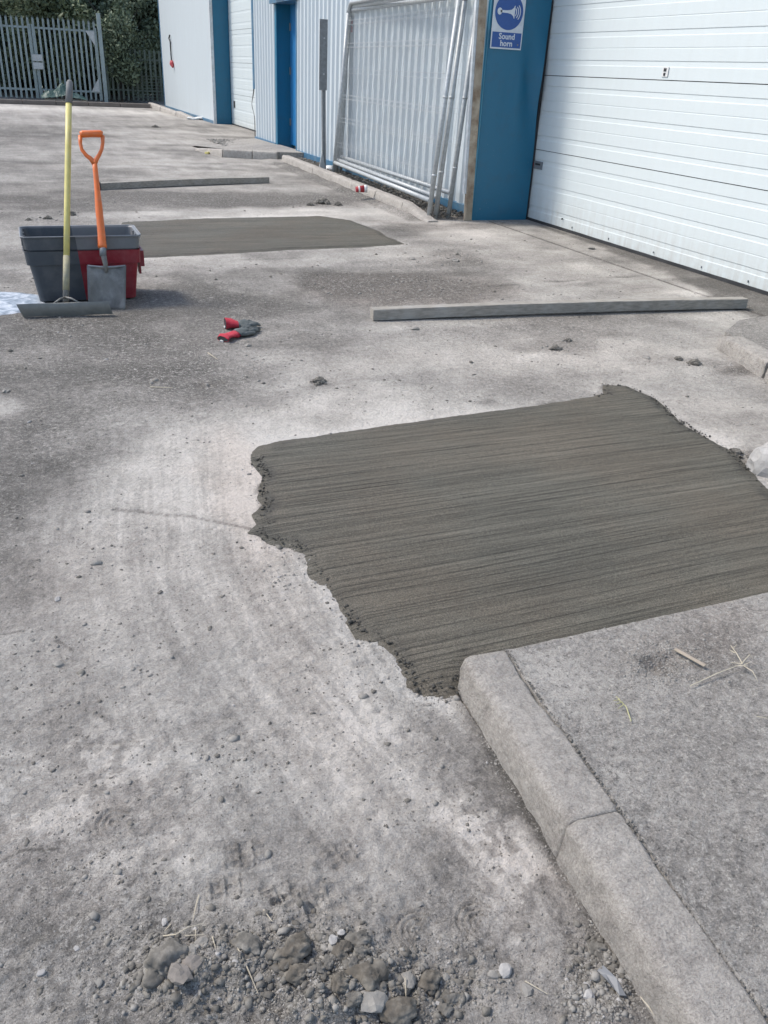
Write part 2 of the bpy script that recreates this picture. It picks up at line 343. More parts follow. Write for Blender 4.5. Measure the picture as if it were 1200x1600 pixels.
# blobs: u, v, du, dv, tone, pink, grit
BL = [(560,650,230,40,.30,.1,-.2),(330,740,130,70,.20,.2,-.3),(380,770,60,90,.05,.7,-.3),(230,900,170,120,.12,.1,-.2),(470,1050,120,160,.10,.35,-.3),(560,1200,130,120,.06,.1,-.2),
 (760,1370,70,120,.20,.35,.2),(700,1250,60,60,.16,.1,0),(860,1400,40,90,.14,.35,0),(120,570,220,75,-.27,0,.5),(60,720,120,90,-.24,0,.4),(10,850,70,70,-.2,0,.4),(200,480,250,40,-.14,0,.4),
 (430,510,150,40,-.16,0,.4),(640,452,140,26,-.48,1.3,.9),(520,440,60,14,-.25,.5,.6),(720,402,40,12,-.25,.3,.6),(250,560,120,50,-.10,0,.5),(820,520,200,26,-.10,.2,.4),(880,545,60,12,-.25,0,.6),(420,1500,220,110,-.13,0,.7),(560,1540,200,80,-.10,0,.9),(150,1500,200,130,-.14,0,.5),
 (100,1300,170,120,-.03,.3,.2),(140,1150,150,80,-.05,.1,.1),(930,1540,80,60,-.12,0,.9),(700,350,90,20,.25,.3,0),(420,410,220,18,.12,0,.2),(400,335,260,10,.35,0,-.2),(640,400,60,20,.14,.2,.2),
 (330,311,230,12,-.38,.2,.8),(60,340,110,16,-.18,0,.5),(505,316,40,8,-.22,0,.8),(60,250,120,40,-.10,0,.2),(220,240,240,20,.10,0,0),(130,172,220,6,.28,0,0),(300,215,100,14,.10,0,0),(30,205,110,12,-.16,0,.2),
 (1000,560,180,30,.18,.2,0),(1130,660,120,60,.10,.25,0),(1090,700,60,30,.25,.1,.3),(1090,567,40,10,-.2,0,.8),(1170,712,40,14,-.5,.2,1),(850,400,180,40,.04,.2,0),(950,470,180,20,.02,.1,0),(720,560,260,25,.12,.1,0),
 (1130,495,60,10,.25,0,0),(1165,578,40,8,-.4,.4,.8),(1080,455,40,8,.25,0,0),(20,632,42,14,.40,0,0),(610,645,60,12,.12,0,0),(775,637,20,8,-.3,0,.3),(860,623,22,6,-.3,0,.3),(499,597,24,7,-.18,0,.8),(540,800,5,5,0,0,0),(320,600,90,40,-.10,0,.3),  # blob along the broken right kerb paints in its shaded gap
 (265,1315,20,16,.25,.1,0),(75,1260,60,30,.08,.1,0),(690,1100,70,20,.10,0,.4),(640,1110,30,40,-.22,0,.2),(205,1210,90,30,.04,0,.1),(300,1260,60,30,.12,0,.2),(300,470,60,20,-.2,0,0)]
BLW = []
for (u, v, du, dv_, t, p, g) in BL:
    c = G(u, v); BLW.append((c.x, c.y, max(.01, (G(u+du, v)-c).length), max(.01, abs(G(u, v-dv_).y-c.y)), t, p, g))
def blob(X, Y, u, v, du, dv_):
    c = G(u, v); rx = (G(u+du, v)-c).length; ry = abs(G(u, v-dv_).y-c.y)
    return np.exp(-((X-c.x)/rx)**2-((Y-c.y)/ry)**2)
def kx(y): return .872+(y-1.5)*.077
def along(X, Y, pts):
    """signed distance to a polyline and running length along it"""
    bd = np.full(X.shape, 1e9); sg = np.zeros(X.shape); ss = np.zeros(X.shape); run = 0
    for a, b in zip(pts[:-1], pts[1:]):
        ex, ey = b.x-a.x, b.y-a.y; L = math.hypot(ex, ey); t = np.clip(((X-a.x)*ex+(Y-a.y)*ey)/(L*L), 0, 1)
        dx = X-a.x-t*ex; dy = Y-a.y-t*ey; d = np.hypot(dx, dy); k = d < bd; bd = np.where(k, d, bd)
        sg = np.where(k, np.sign(ex*dy-ey*dx), sg); ss = np.where(k, run+t*L, ss); run += L
    return bd*np.where(sg == 0, 1, sg), ss
SWEEP = [G(u, v) for u, v in ((330,480),(325,600),(330,760),(350,880),(420,1000),(520,1120),(640,1250),(780,1400),(860,1520))]
CRACKS = [[G(u, v) for u, v in q] for q in (((175,795),(240,803),(300,806),(340,814),(400,830)),((0,1345),(40,1330),(90,1322)),((1062,628),(1000,622)),((120,1020),(60,985),(0,990)))]
def tone(X, Y):
    wx = X+fbm(X, Y, 3.0, 3, 11)*.25; wy = Y+fbm(X, Y, 3.0, 3, 12)*.35
    t = .545+.40*fbm(X, Y, .9, 5, 21, .6)+.42*fbm(X*.35, Y, 2.6, 4, 22, .6)+.35*fbm(X, Y, 7, 4, 25, .65); p = .08+.3*np.clip(fbm(X, Y, 1.3, 3, 23), 0, 1)*2; g = .25+.8*fbm(X, Y, 1.7, 3, 24)
    for cx, cy, rx, ry, a, b, c in BLW:
        k = (wx-cx)**2/(rx*rx)+(wy-cy)**2/(ry*ry); e = np.exp(-np.minimum(k*k*.8, 30)); t = t+1.12*a*e; p = p+b*e; g = g+c*e
    for poly in (PATCH, PATCH2):                            # pale cement dust on the margin of each pour
        box = [min(q[0] for q in poly)-.6, max(q[0] for q in poly)+.6, min(q[1] for q in poly)-.6, max(q[1] for q in poly)+.6]
        m = (X > box[0]) & (X < box[1]) & (Y > box[2]) & (Y < box[3])
        if m.any():
            s = psd(X[m], Y[m], poly)+fbm(X[m], Y[m], 9, 3, 31)*.06
            t[m] += .22*np.exp(-(s/.10)**2)*(s < .05)*(.5+vn(X[m]*3, Y[m]*3, 5))
            t[m] -= .5*np.exp(-((s-.0)/.014)**2)
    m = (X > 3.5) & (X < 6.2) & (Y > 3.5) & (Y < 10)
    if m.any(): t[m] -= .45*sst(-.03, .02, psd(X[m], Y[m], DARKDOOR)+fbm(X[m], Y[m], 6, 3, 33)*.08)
    d_, s_ = along(X, Y, SWEEP)
    m = np.exp(-((d_)/.55)**4)*sst(.45, 1.1, Y)*sst(3.9, 2.6, Y)
    t = t+m*(.06+.55*fbm(d_, s_*.05, 34, 4, 26, .8)+.18*fbm(d_, s_*.1, 9, 2, 27))
    g = g-.45*m
    m = blob(X, Y, 770, 1330, 75, 120); t = t+m*(.42*(fbm(X, Y, 16, 4, 28, .6) > .05)+.25*(fbm(X, Y, 45, 2, 29) > .06)-.05)
    m = blob(X, Y, 140, 1250, 220, 160); t = t+m*.3*(fbm(X, Y, 13, 4, 35, .65) > .09)
    for q in CRACKS:
        d_, _ = along(X, Y, q); w_ = .0030+.006*np.maximum(Y-1.75, 0); t = t-.45*np.exp(-((np.abs(d_+.02*fbm(X, Y, 12, 3, 34)))/w_)**2)*(fbm(X, Y, 9, 2, 36) > -.12)
    t = t-.10*sst(1.5, 1.1, Y)-.30*np.exp(-((X-kx(Y)+.004)/.018)**2)*(Y < 1.52)
    t = t-.10*sst(5, 8, Y)-.25*sst(0, .22, fbm(X*.4, Y, 1.7, 4, 37, .6))*sst(4, 6, Y)  # tone lowered with distance to offset how grazing light brightens far ground
    t = t-1.0*np.exp(-((X-JOINTX)/.013)**2)*((Y > 4.4) & (Y < 8.6))-.4*np.exp(-((Y-JOINTY-(X-4)*.08)/.014)**2)*((X > 3.2) & (X < JOINTX))
    m = (X > 4.2) & (X < 4.68) & (Y > 8.7) & (Y < 18.3) | (X > 3.84) & (X < 4.68) & (Y > 8.7) & (Y < 14.5)
    t = np.where(m, t-.3, t); g = np.where(m, g+.9, g)
    return np.clip(t, 0, 1.1), np.clip(p, 0, 1), np.clip(g, 0, 1.5)
def fine(X, Y):
    sp = np.maximum(.0042+.021*np.maximum(X-1.1, 0), .0042+.012*np.maximum(Y-1.75, 0))
    def wf(f): return np.clip((.40-f*sp)/.2, 0, 1)
    z = .010*fbm(X, Y, 2.2, 2, 1)*wf(5)+.008*fbm(X, Y, 9, 2, 2)*wf(18)+.006*fbm(X, Y, 26, 2, 3, .6)*wf(50)+.004*(fbm(X, Y, 60, 1, 8))*wf(60)
    gr = .25+2.2*(blob(X, Y, 430, 1510, 190, 110)+blob(X, Y, 620, 1560, 180, 60)+.8*blob(X, Y, 940, 1550, 60, 60))+.5*blob(X, Y, 120, 1540, 150, 90)
    z += gr*wf(30)*(.026*np.maximum(fbm(X, Y, 14, 4, 4, .65), -.1)+.006*fbm(X, Y, 60, 1, 5))
    z += .030*blob(X, Y, 400, 1500, 130, 80)+.028*blob(X, Y, 560, 1545, 120, 60)+.02*blob(X, Y, 265, 1530, 50, 40)
    # scuffed ridges left by brushing
    z += wf(30)*.0018*np.sin(X*170+6*fbm(X, Y, 3, 2, 6))*sst(.1, .3, fbm(X, Y, 1.8, 2, 7)+.1)
    return z
def prints(X, Y):
    """boot treads pressed into the soft dust"""
    z = 0*X
    def frame(u, v, u2, v2):
        a = G(u, v); b = G(u2, v2); d = (b-a); d.z = 0; d.normalize(); return (X-a.x)*d.x+(Y-a.y)*d.y, -(X-a.x)*d.y+(Y-a.y)*d.x
    for u, v, u2, v2, L, Wd in ((372,1335,470,1318,.06,.034),(430,1400,500,1380,.05,.03),(350,1385,440,1370,.04,.03),(470,1420,560,1390,.09,.05),(530,1335,560,1320,.04,.03),(830,540,900,535,.1,.05),(330,600,400,590,.1,.05)):
        s, t = frame(u, v, u2, v2); m = sst(L, L*.8, np.abs(s))*sst(Wd, Wd*.75, np.abs(t))*sst(-.25, .0, fbm(X, Y, 22, 3, 64))
        k = np.abs(((s/.028) % 1)-.5)*2; k2 = np.abs(((t/.030+np.floor(s/.028)*.5) % 1)-.5)*2
        z += m*(-.0035+.0075*np.maximum(sst(.72, .95, k), sst(.75, .95, k2)))
    for u, v, r0, n in ((655,1455,.012,4),(180,1285,.014,3),(750,1440,.012,4)):
        c = G(u, v); q = np.hypot(X-c.x, Y-c.y); a = np.arctan2(Y-c.y, X-c.x); m = sst(r0*n+.01, r0*n, q)*sst(-.4, .2, np.cos(a-2.2))
        z += m*.0034*np.cos(q/r0*2*math.pi)
    return z
def gz(X, Y):
    far = sst(14, 7, Y)
    z = ramp(X, Y)+fine(X, Y)*(.35+.65*far)+prints(X, Y)
    m = (X > .86) & (Y < EDGE_Y) & (X < 4.2); z = np.where(m, -.03, z)
    
    z = z*sst(40, 12, Y)
    fore = sst(3.2, 3.7, X)*sst(4.3, 4.6, Y)*sst(8.9, 8.5, Y); z = z*(1-.7*fore)
    z -= .03*np.exp(-((X-JOINTX)/.009)**2)*((Y > 4.4) & (Y < 8.6))+.012*np.exp(-((Y-JOINTY-(X-4)*.08)/.007)**2)*((X > 3.2) & (X < JOINTX))
    m = (X > 3.9) & (X < 4.7) & (Y > 8.9) & (Y < 15.4); z = np.where(m, z+.01+.02*vn(X*30, Y*30, 9), z)
    z = z-.05*blob(X, Y, 1165, 720, 26, 14)
    z = z-.012*blob(X, Y, 1030, 1030, .01, .01)
    return z
def axis(lo, fine_lo, fine_hi, hi, h, g=1.06, extra=(), mid=1e9, g2=1.2, glo=None):
    a = list(np.arange(fine_lo, fine_hi, h)); s = h; x = fine_hi
    while x < hi: a.append(x); s *= g if x < mid else g2; x += s
    a.append(hi); s = h; x = fine_lo-h
    while x > lo: a.append(x); s *= (glo or g) if x > fine_lo-1 else g2; x -= s
    a.append(lo); return np.unique(np.round(np.array(a+list(extra)), 5))
xs = axis(-160, -.40, 1.1, 160, .0042, 1.021, [JOINTX+d for d in (-.03,-.018,-.011,-.005,0,.005,.011,.018,.03)], mid=5.6)
ys = axis(-60, .45, 1.75, 260, .0042, 1.012, mid=13, g2=1.06, glo=1.2)
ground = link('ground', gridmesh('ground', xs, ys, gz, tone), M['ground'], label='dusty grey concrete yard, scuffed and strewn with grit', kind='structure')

# fresh concrete: the surface dips under the old ground outside its outline
def pour(poly, name, label, h, thick):
    x0 = min(p[0] for p in poly)-.05; x1 = max(p[0] for p in poly)+.05; y0 = min(p[1] for p in poly)-.05; y1 = max(p[1] for p in poly)+.05
    xs = np.arange(x0, x1, h*1.5); ys = np.arange(y0, y1, h)
    def sdn(X, Y): return psd(X, Y, poly)+.010*fbm(X, Y, 22, 3, 41)+.016*fbm(X, Y, 7, 2, 42)
    def z(X, Y):
        s = sdn(X, Y); front = sst(EDGE_Y+.0, EDGE_Y+.05, Y) if name.endswith('slab') else 1
        rg = .0045*(fbm(X*.06+Y*.02*0, Y, 60, 3, 43, .7))*sst(0, .05, s)
        lump = .012*np.maximum(fbm(X, Y, 34, 3, 44, .7)-.02, 0)*np.exp(-((s-.02)/.035)**2)
        return ramp(X, Y)+.010*fbm(X, Y, 2.2, 3, 1)*.4+.004+np.clip(s*.16, -.022, thick*.8)+rg+lump+.0012*fbm(X, Y, 90, 2, 45)
    def c(X, Y):
        s = sdn(X, Y); e = np.exp(-((s-.012)/.025)**2)
        return .5+.35*fbm(X*.12, Y, 8, 4, 46, .6)+.2*fbm(X, Y, 1.5, 2, 47), 0*X, e*.7*np.clip(.5+2*fbm(X, Y, 9, 2, 48), 0, 1)
    return link(name, gridmesh(name, xs, ys, z, c, keep=lambda X, Y: sdn(X, Y) > -.03), M['wet'], label=label, kind='structure')
pour(PATCH, 'fresh_concrete', 'large dark wet concrete repair with brushed lines, beside the near kerb', .006, .007)
pour(PATCH2, 'fresh_concrete', 'smaller dark wet concrete repair behind the crate, further down the yard', .014, .010)
# raised slab beside the near kerb
KTOP = .1
def slabz(X, Y):
    e = sst(EDGE_Y+.002, EDGE_Y-.012, Y); c = G(1030, 1035, .1)
    pit = np.exp(-((X-c.x)/.045)**2-((Y-c.y)/.03)**2)*(.6+fbm(X, Y, 25, 3, 52))
    rough = fbm(X, Y, 26, 4, 51, .65); kd = X-kx(Y)-.127
    return KTOP-.004+.006*fbm(X, Y, 3, 3, 50)+.006*rough+.003*fbm(X, Y, 85, 3, 53, .6)-.03*pit-(1-e)*.02+.004*np.exp(-(kd/.02)**2)-.007*np.exp(-(kd/.0022)**2)*(fbm(X, Y, 6, 2, 57) > -.08)-.05*(kd < -.003)
def slabtone(X, Y):
    t = .56+.3*fbm(X, Y, 3.2, 4, 54, .6); g = 0.7+0*X; p = .12+0*X
    for u, v, du, dv_, a, b in ((850,1060,70,50,.22,0),(960,1200,70,70,.14,0),(1090,1010,110,40,-.14,.6),(1035,1032,28,20,-.3,.3),(1140,960,70,30,-.02,.4),(1130,1180,110,90,-.05,0),(1150,1400,90,120,-.02,0),(1060,1480,30,80,.15,0)):
        c = G(u, v, .1); rx = (G(u+du, v, .1)-c).length; ry = abs(G(u, v-dv_, .1).y-c.y)
        k = ((X+fbm(X, Y, 9, 3, 55)*.08-c.x)/rx)**2+((Y+fbm(X, Y, 9, 3, 56)*.08-c.y)/ry)**2; e = np.exp(-np.minimum(k, 30)); t = t+a*e; p = p+b*e
    return np.clip(t, 0, 1), np.clip(p, 0, 1), g
sx_ = axis(.120, .120, 1.5, 3.0, .0065, 1.03); sy_ = axis(-4, .3, EDGE_Y, EDGE_Y+.004, .0065, 1.03)
slab = MB().add([(kx(EDGE_Y)+.02, EDGE_Y-.006, -.06), (4.2, EDGE_Y-.006, -.06), (4.2, EDGE_Y-.006, .082), (kx(EDGE_Y)+.02, EDGE_Y-.006, .082)], [(0,1,2,3)]).go('pavement_edge', M['slab'], None, loc=(2, EDGE_Y, 0), kind='structure')
link('pavement', gridmesh('pavement', sx_, sy_, slabz, slabtone, fx=lambda X, Y: X+kx(Y)), M['slab'], label='rough worn grey slab raised behind the near kerb', kind='structure')

# ------------------------------------------------------------------ kerbs
def kerbstone(a, b, ztop_a, ztop_b, wdt, parent, flip=1, rnd=.022, zb=-.06, seed=0, chip=1.0, label=None):
    """worn half-rounded stone from a to b (front lower edge), body on the right of a->b if flip=1"""
    a = Vector((a[0], a[1], 0)); b = Vector((b[0], b[1], 0)); L = (b-a).length; d = (b-a)/L; n = Vector((d.y, -d.x, 0))*flip
    prof = [(0, 0), (0, .35), (.002, .6), (.006, .78), (.009, .92), (.017, .975), (.028, 1.0), (.5, 1.0), (.93, 1.0), (.985, .985), (1, .93), (1, .4), (1, 0)]
    N = max(6, int(L/.010)); vs = []
    for i in range(N+1):
        t = i/N; s = L*t; e = min(t, 1-t)*L; er = .0012*math.exp(-e/.004)
        p = a+d*s; zt = ztop_a+(ztop_b-ztop_a)*t
        for (q, hz) in prof:
            off = q*wdt if q in (0, 1, .5, .93, .985) else q
            X = np.array([p.x*1.0+off*3+seed]); Y = np.array([p.y+hz*.7])
            nz = float(fbm(X, Y, 14, 4, 61, .6)[0]); n2 = float(fbm(X, Y, 4, 2, 62)[0]); nz += 1.1*min(0, float(fbm(X, Y, 24, 3, 63)[0])+.05)
            z = zb+(zt-zb)*hz; k = chip*(.008*nz+.006*max(n2-.08, 0)*4)*(hz > .3)
            side = .5-min(max(off/wdt, 0), 1)
            pt = p+n*(off+k*side*2+er*side*2)
            vs.append((pt.x, pt.y, z-abs(k)*.5*(hz > .7)-er*(hz > .8)))
    m = len(prof); fs = [(i*m+j, i*m+j+1, (i+1)*m+j+1, (i+1)*m+j) for i in range(N) for j in range(m-1)]+[tuple(range(m)), tuple(range(N*m, N*m+m))]
    mb = MB(); mb.add(vs, fs); return mb.go('kerb_stone', M['kerb'], parent, smooth=True, label=label)
kn = thing('kerb', (kx(1.5), 1.5, 0), 'worn concrete kerb in the foreground edging the raised slab', 'kerb')
for y0, y1, cp in ((1.485, .9405, 1.8), (.9395, .03, 1.5), (.027, -.9, 1), (-.903, -1.8, 1)):
    kerbstone((kx(y0), y0), (kx(y1), y1), KTOP+.002, KTOP+.002, .126, kn, flip=-1, seed=y0, chip=cp)
kw = thing('kerb', (3.72, 9, 0), 'long pale kerb running along the gravel strip under the leaning fence panels', 'kerb')
P_ = [(665,350),(640,338),(600,321),(550,304),(500,283),(455,265),(425,256)]
yk = [8.55, 9.3, 10.2, 11.1, 12.0, 12.9, 13.8, 14.7]
def kwx(y): return 4.005+(y-8.55)*.018
for i in range(len(yk)-1):
    kerbstone((kwx(yk[i]+.006), yk[i]+.006), (kwx(yk[i+1]), yk[i+1]), .015 if i == 0 else .11, .11, .13, kw, flip=1, seed=i*3.1)
ks = thing('kerb', (3.3, 15.2, 0), 'short kerb of small stones facing the camera at the blue doorway step', 'kerb')
for a, b in (((3.27, 15.35), (3.72, 15.15)), ((3.73, 15.145), (4.11, 14.98))): kerbstone(a, b, .13, .13, .13, ks, flip=-1, seed=a[0])
kerbstone((3.25, 15.37), (3.02, 16.6), .13, .04, .13, ks, flip=1, seed=8)
mb = MB(); mb.add([(3.3,15.45,.125),(4.2,15.05,.125),(4.66,15.0,.125),(4.66,18.4,.10),(3.6,18.4,.02),(3.1,17.4,.02)], [(0,1,2,3,4,5)]); mb.add([(3.3,15.45,.125),(4.2,15.05,.125),(4.66,15.0,.125),(3.3,15.45,-.05),(4.2,15.05,-.05),(4.66,15.0,-.05)], [(0,1,4,3),(1,2,5,4)])
st = mb.mesh('pavement'); link('pavement', st, M['slab'], label='low concrete step in front of the blue personnel door', kind='structure')
a_ = st.color_attributes.new('tone', 'FLOAT_COLOR', 'POINT'); a_.data.foreach_set('color', [.5,.1,.5,1]*len(st.vertices))
kf_ = thing('kerb', (4.5, 33, 0), 'broken kerb by the plain white wall at the far end', 'kerb')
for i, (a, b) in enumerate((((4.42, 32.6), (4.42, 30.0)), ((4.42, 29.9), (4.5, 27.6)), ((4.5, 27.5), (4.62, 26.0)))): kerbstone(a, b, .14, .14-.04*i, .15, kf_, flip=-1, seed=i)
kb_ = thing('kerb', (0, 32.2, 0), 'long low brown kerb in front of the palisade gates', 'kerb')
for i in range(9): kerbstone((-4.6+i*1.0, 31.0+i*.08), (-3.62+i*1.0, 31.08+i*.08), .13, .13, .2, kb_, flip=-1, seed=i)
for s_ in kb_.children: s_.data.materials[0] = plain('stained_kerb', (.16,.135,.115), .9) if s_ is kb_.children[0] else kb_.children[0].data.materials[0]
kr = thing('kerb', (3.8, 3.8, 0), 'broken pale kerb at the right edge below the white door', 'kerb')
kerbstone((3.82, 3.86), (3.67, 3.33), .085, .10, .15, kr, flip=-1, seed=5, chip=2.5)
kerbstone((3.655, 3.30), (3.45, 2.5), .10, .10, .15, kr, flip=-1, seed=6, chip=2)
mb = MB(); mb.add([(3.95,3.95,.075),(3.80,3.34,.085),(3.55,2.3,.09),(5.3,2.0,.09),(5.3,4.35,.07),(4.3,4.2,.065)], [(0,1,2,3,4,5)])
mb.add([(3.95,3.95,.075),(4.3,4.2,.065),(5.3,4.35,.07),(5.3,4.351,-.08),(4.3,4.201,-.08),(3.95,3.951,-.08),(3.80,3.34,.085),(3.55,2.3,.09),(3.801,3.34,-.08),(3.551,2.3,-.08)], [(0,1,4,5),(1,2,3,4),(0,6,8,5),(6,7,9,8)])
st = mb.mesh('pavement'); link('pavement', st, M['slab'], label='patch of raised grey paving at the right edge beside the white door', kind='structure')
a_ = st.color_attributes.new('tone', 'FLOAT_COLOR', 'POINT'); a_.data.foreach_set('color', [.42,.1,.5,1]*len(st.vertices))

# ------------------------------------------------------------------ the industrial building
B = thing('industrial_building', (4.65, 8.63, 0), 'white and blue metal clad industrial unit along the right side', 'building')
WXP = 4.65; TOP = 5.6
def corr(y0, y1, z0, z1, x=WXP, pitch=.2, dep=.034):
    prof = []; y = y0
    while y < y1-1e-6:
        for dy, dx in ((0, 0), (.085, 0), (.115, -dep), (.17, -dep)):
            if y+dy < y1: prof.append((y+dy, x+dx))
        y += pitch
    prof.append((y1, x)); n = len(prof); vs = []; fs = []
    for z in (z0, z1):
        for yy, xx in prof: vs.append((xx, yy, z))
        for yy, xx in prof: vs.append((xx+.003, yy, z))
    for i in range(n-1): fs += [(i, i+1, 2*n+i+1, 2*n+i), (n+i, 3*n+i, 3*n+i+1, n+i+1), (i, n+i, n+i+1, i+1), (2*n+i, 2*n+i+1, 3*n+i+1, 3*n+i)]
    return vs, fs
sheets = [(8.72, 9.72), (9.72, 10.72), (10.72, 11.72), (11.72, 12.72), (12.72, 13.72), (13.72, 14.72), (14.72, 15.50), (16.84, 17.64), (17.64, 18.44)]
for i, (a, b) in enumerate(sheets):
    MB().add(*corr(a, b, .13, TOP, WXP-(.003 if i % 2 else 0))).go('cladding_sheet', M['clad'], B)
MB().add(*corr(15.5, 16.84, 2.62, TOP, WXP)).go('cladding_sheet', M['clad'], B)
# sill flashings
for a, b in ((8.73, 15.47), (16.86, 18.43)): MB().box((WXP-.055, a, .035), (WXP-.040, b, .13)).box((WXP-.040, a, .12), (WXP+.02, b, .13)).go('sill_flashing', M['bluetrim'], B)
# masonry core, roof and the other faces
MB().box((WXP+.04, 8.74, -.1), (WXP+.10, 15.44, TOP-.02)).box((WXP+.04, 16.90, -.1), (WXP+.10, 18.40, TOP-.02)).box((WXP+.3, 15.44, -.1), (WXP+.36, 16.9, TOP-.02)).go('inner_wall', M['clad'], B)
MB().add([(WXP-.15,-1.5,TOP),(WXP+14,-1.5,TOP+1.1),(WXP+14,32.9,TOP+1.1),(WXP-.15,32.9,TOP)], [(0,1,2,3)]).add([(WXP-.15,-1.5,TOP+.25),(WXP+14,-1.5,TOP+1.35),(WXP+14,32.9,TOP+1.35),(WXP-.15,32.9,TOP+.25)], [(0,1,2,3)]).add([(WXP-.15,-1.5,TOP),(WXP-.15,32.9,TOP),(WXP-.15,32.9,TOP+.25),(WXP-.15,-1.5,TOP+.25)],[(0,1,2,3)]).go('roof', M['roof'], B)
MB().box((WXP+13.8, -1.4, 0), (WXP+13.9, 32.8, TOP+1)).box((WXP+.4, -1.4, 0), (WXP+13.7, -1.3, TOP)).box((5.04, 32.62, 0), (WXP+13.7, 32.68, TOP)).go('rear_wall', M['clad'], B)
# near blue pillar (reveal facing the camera) with a dented sheet
def pillar(x0, x1, y, z1, name='pillar', dent=False):
    nx, nz = 14, 60; vs = []
    for j in range(nz+1):
        z = z1*j/nz
        for i in range(nx+1):
            x = x0+(x1-x0)*i/nx; dy = 0; dx = 0
            if dent:
                e = math.exp(-((z-1.35)/.35)**2)*max(0, (i/nx-.35)/.65)
                dy = .05*e*math.sin(i*.9+z*3)+.012*math.exp(-((x-x0-.25-(z-1.1)*.25)/.03)**2)*math.exp(-((z-1.35)/.35)**2); dx = -.035*e*(i/nx)
            vs.append((x+dx, y+dy, z))
    q = [(j*(nx+1)+i, j*(nx+1)+i+1, (j+1)*(nx+1)+i+1, (j+1)*(nx+1)+i) for j in range(nz) for i in range(nx)]
    return MB().add(vs, q).go(name, M['blue'], B, smooth=True)
pillar(4.60, 5.285, 8.645, TOP, dent=True)
MB().box((4.60, 8.70, 0), (5.40, 8.72, TOP)).box((4.605, 8.66, .0), (4.62, 8.70, TOP)).go('pillar_backing', M['blue'], B)
MB().box((5.285, 8.66, 0), (5.315, 8.70, TOP)).go('rubber_seal', M['black'], B)
# stained corner trim
a = YP(733, 347, 8.63); b = YP(752, 0, 8.63); dirv = (b-a)/(b.z-a.z)
MB().beam(Vector((4.535, 8.635, 0)), Vector((4.475, 8.635, TOP*.45)), .085, .05, up=(0,1,0), ch=.006).beam(Vector((4.4752, 8.635, TOP*.45)), Vector((4.50, 8.635, TOP)), .085, .05, up=(0,1,0), ch=.006).go('corner_trim', M['rust'], B)
MB().beam(Vector((4.475, 8.645, .28)), Vector((4.420, 8.645, TOP*.45)), .038, .04, up=(0,1,0)).go('corner_trim', M['white_trim'], B)
# sectional doors
def secdoor(y0, y1, x, ztop, label=None, joints=(.012, .740, 1.463, 2.186, 2.909, 3.632, 4.3)):
    D = thing('sectional_door', (0, 0, 0), None, None); D.location = (x-B.location.x, y0-B.location.y, 0); D.parent = B
    if label: D['label'] = label
    for a, b in zip(joints[:-1], joints[1:]):
        if a > ztop: break
        # profile (z, depth out of the door towards -x)
        pr = [(a+.003, -.012), (a+.003, 0)]; d = b-.096
        rows = []
        while d > a+.02: rows.append(d); d -= .2395
        for d in sorted(rows):
            if d-.142 > a+.01: pr += [(d-.147, 0), (d-.142, -.0022), (d-.136, 0)]
            pr += [(d-.050, 0), (d-.043, -.0035), (d-.005, -.0045), (d, 0)] if d-.05 > a+.01 else [(d-.002, -.006), (d, 0)]
        pr += [(b-.004, 0), (b-.004, -.012)]
        n = len(pr); NY = 40; vs = []
        for k in range(NY+1):
            y = y0+(y1-y0)*k/NY; wob = .0022*math.sin(y*5+a*9)+.0016*math.sin(y*11.3+b*5)
            for z, dx in pr: vs.append((x-dx+(wob if dx > -.01 else 0), y, z))
        fs = [(k*n+j, k*n+j+1, (k+1)*n+j+1, (k+1)*n+j) for k in range(NY) for j in range(n-1)]
        MB().add(vs, fs).go('door_panel', M['door'], D)
    MB().box((x+.02, y0, .0), (x+.04, y1, ztop)).go('door_core', M['black'], D)
    MB().box((x-.012, y0, .0), (x+.018, y1, .028)).go('bottom_seal', M['black'], D)
    return D
D1 = secdoor(3.9, 8.90, 5.32, 4.3, 'wide white ribbed sectional door nearest the camera')
# lintel over door, jambs right of it
MB().box((5.0, 3.5, 4.3), (5.3, 8.72, TOP)).go('lintel', M['blue'], B)
MB().box((5.34, 8.72, 0), (5.42, 9.0, 4.3)).go('door_frame', M['black'], B)
MB().box((4.65, 3.55, 0), (5.30, 3.9, TOP)).go('pillar', M['blue'], B)
MB().add(*corr(-1.4, 3.54, .13, TOP)).go('cladding_sheet', M['clad'], B)
# little plate, latch mark and rivets on the near door
p = WX(839, 270, 5.318)
MB().box((5.311, 8.478, .545), (5.316, 8.70, .625)).go('maker_plate', M['galvdark'], D1)
MB().box((5.308, 8.655, .565), (5.310, 8.690, .605)).go('plate_mark', M['redpaper'], D1)
MB().box((5.308, 8.52, .585), (5.310, 8.62, .603)).go('plate_mark', M['black'], D1)
MB().box((5.312, 6.655, 1.49), (5.316, 6.735, 1.565)).go('sticker', M['white'], D1)
MB().box((5.309, 6.685, 1.497), (5.3115, 6.71, 1.52)).box((5.309, 6.68, 1.53), (5.3115, 6.715, 1.555)).go('sticker_mark', M['black'], D1)
for y in (7.75, 7.1, 6.4, 5.75, 5.2, 4.6): MB().box((5.310, y, .050), (5.318, y+.006, .068)).go('rivet', M['galvdark'], D1)
MB().tube([(5.300, 7.95, .115), (5.318, 7.95, .115)], .008, 8).go('rivet', M['black'], D1)
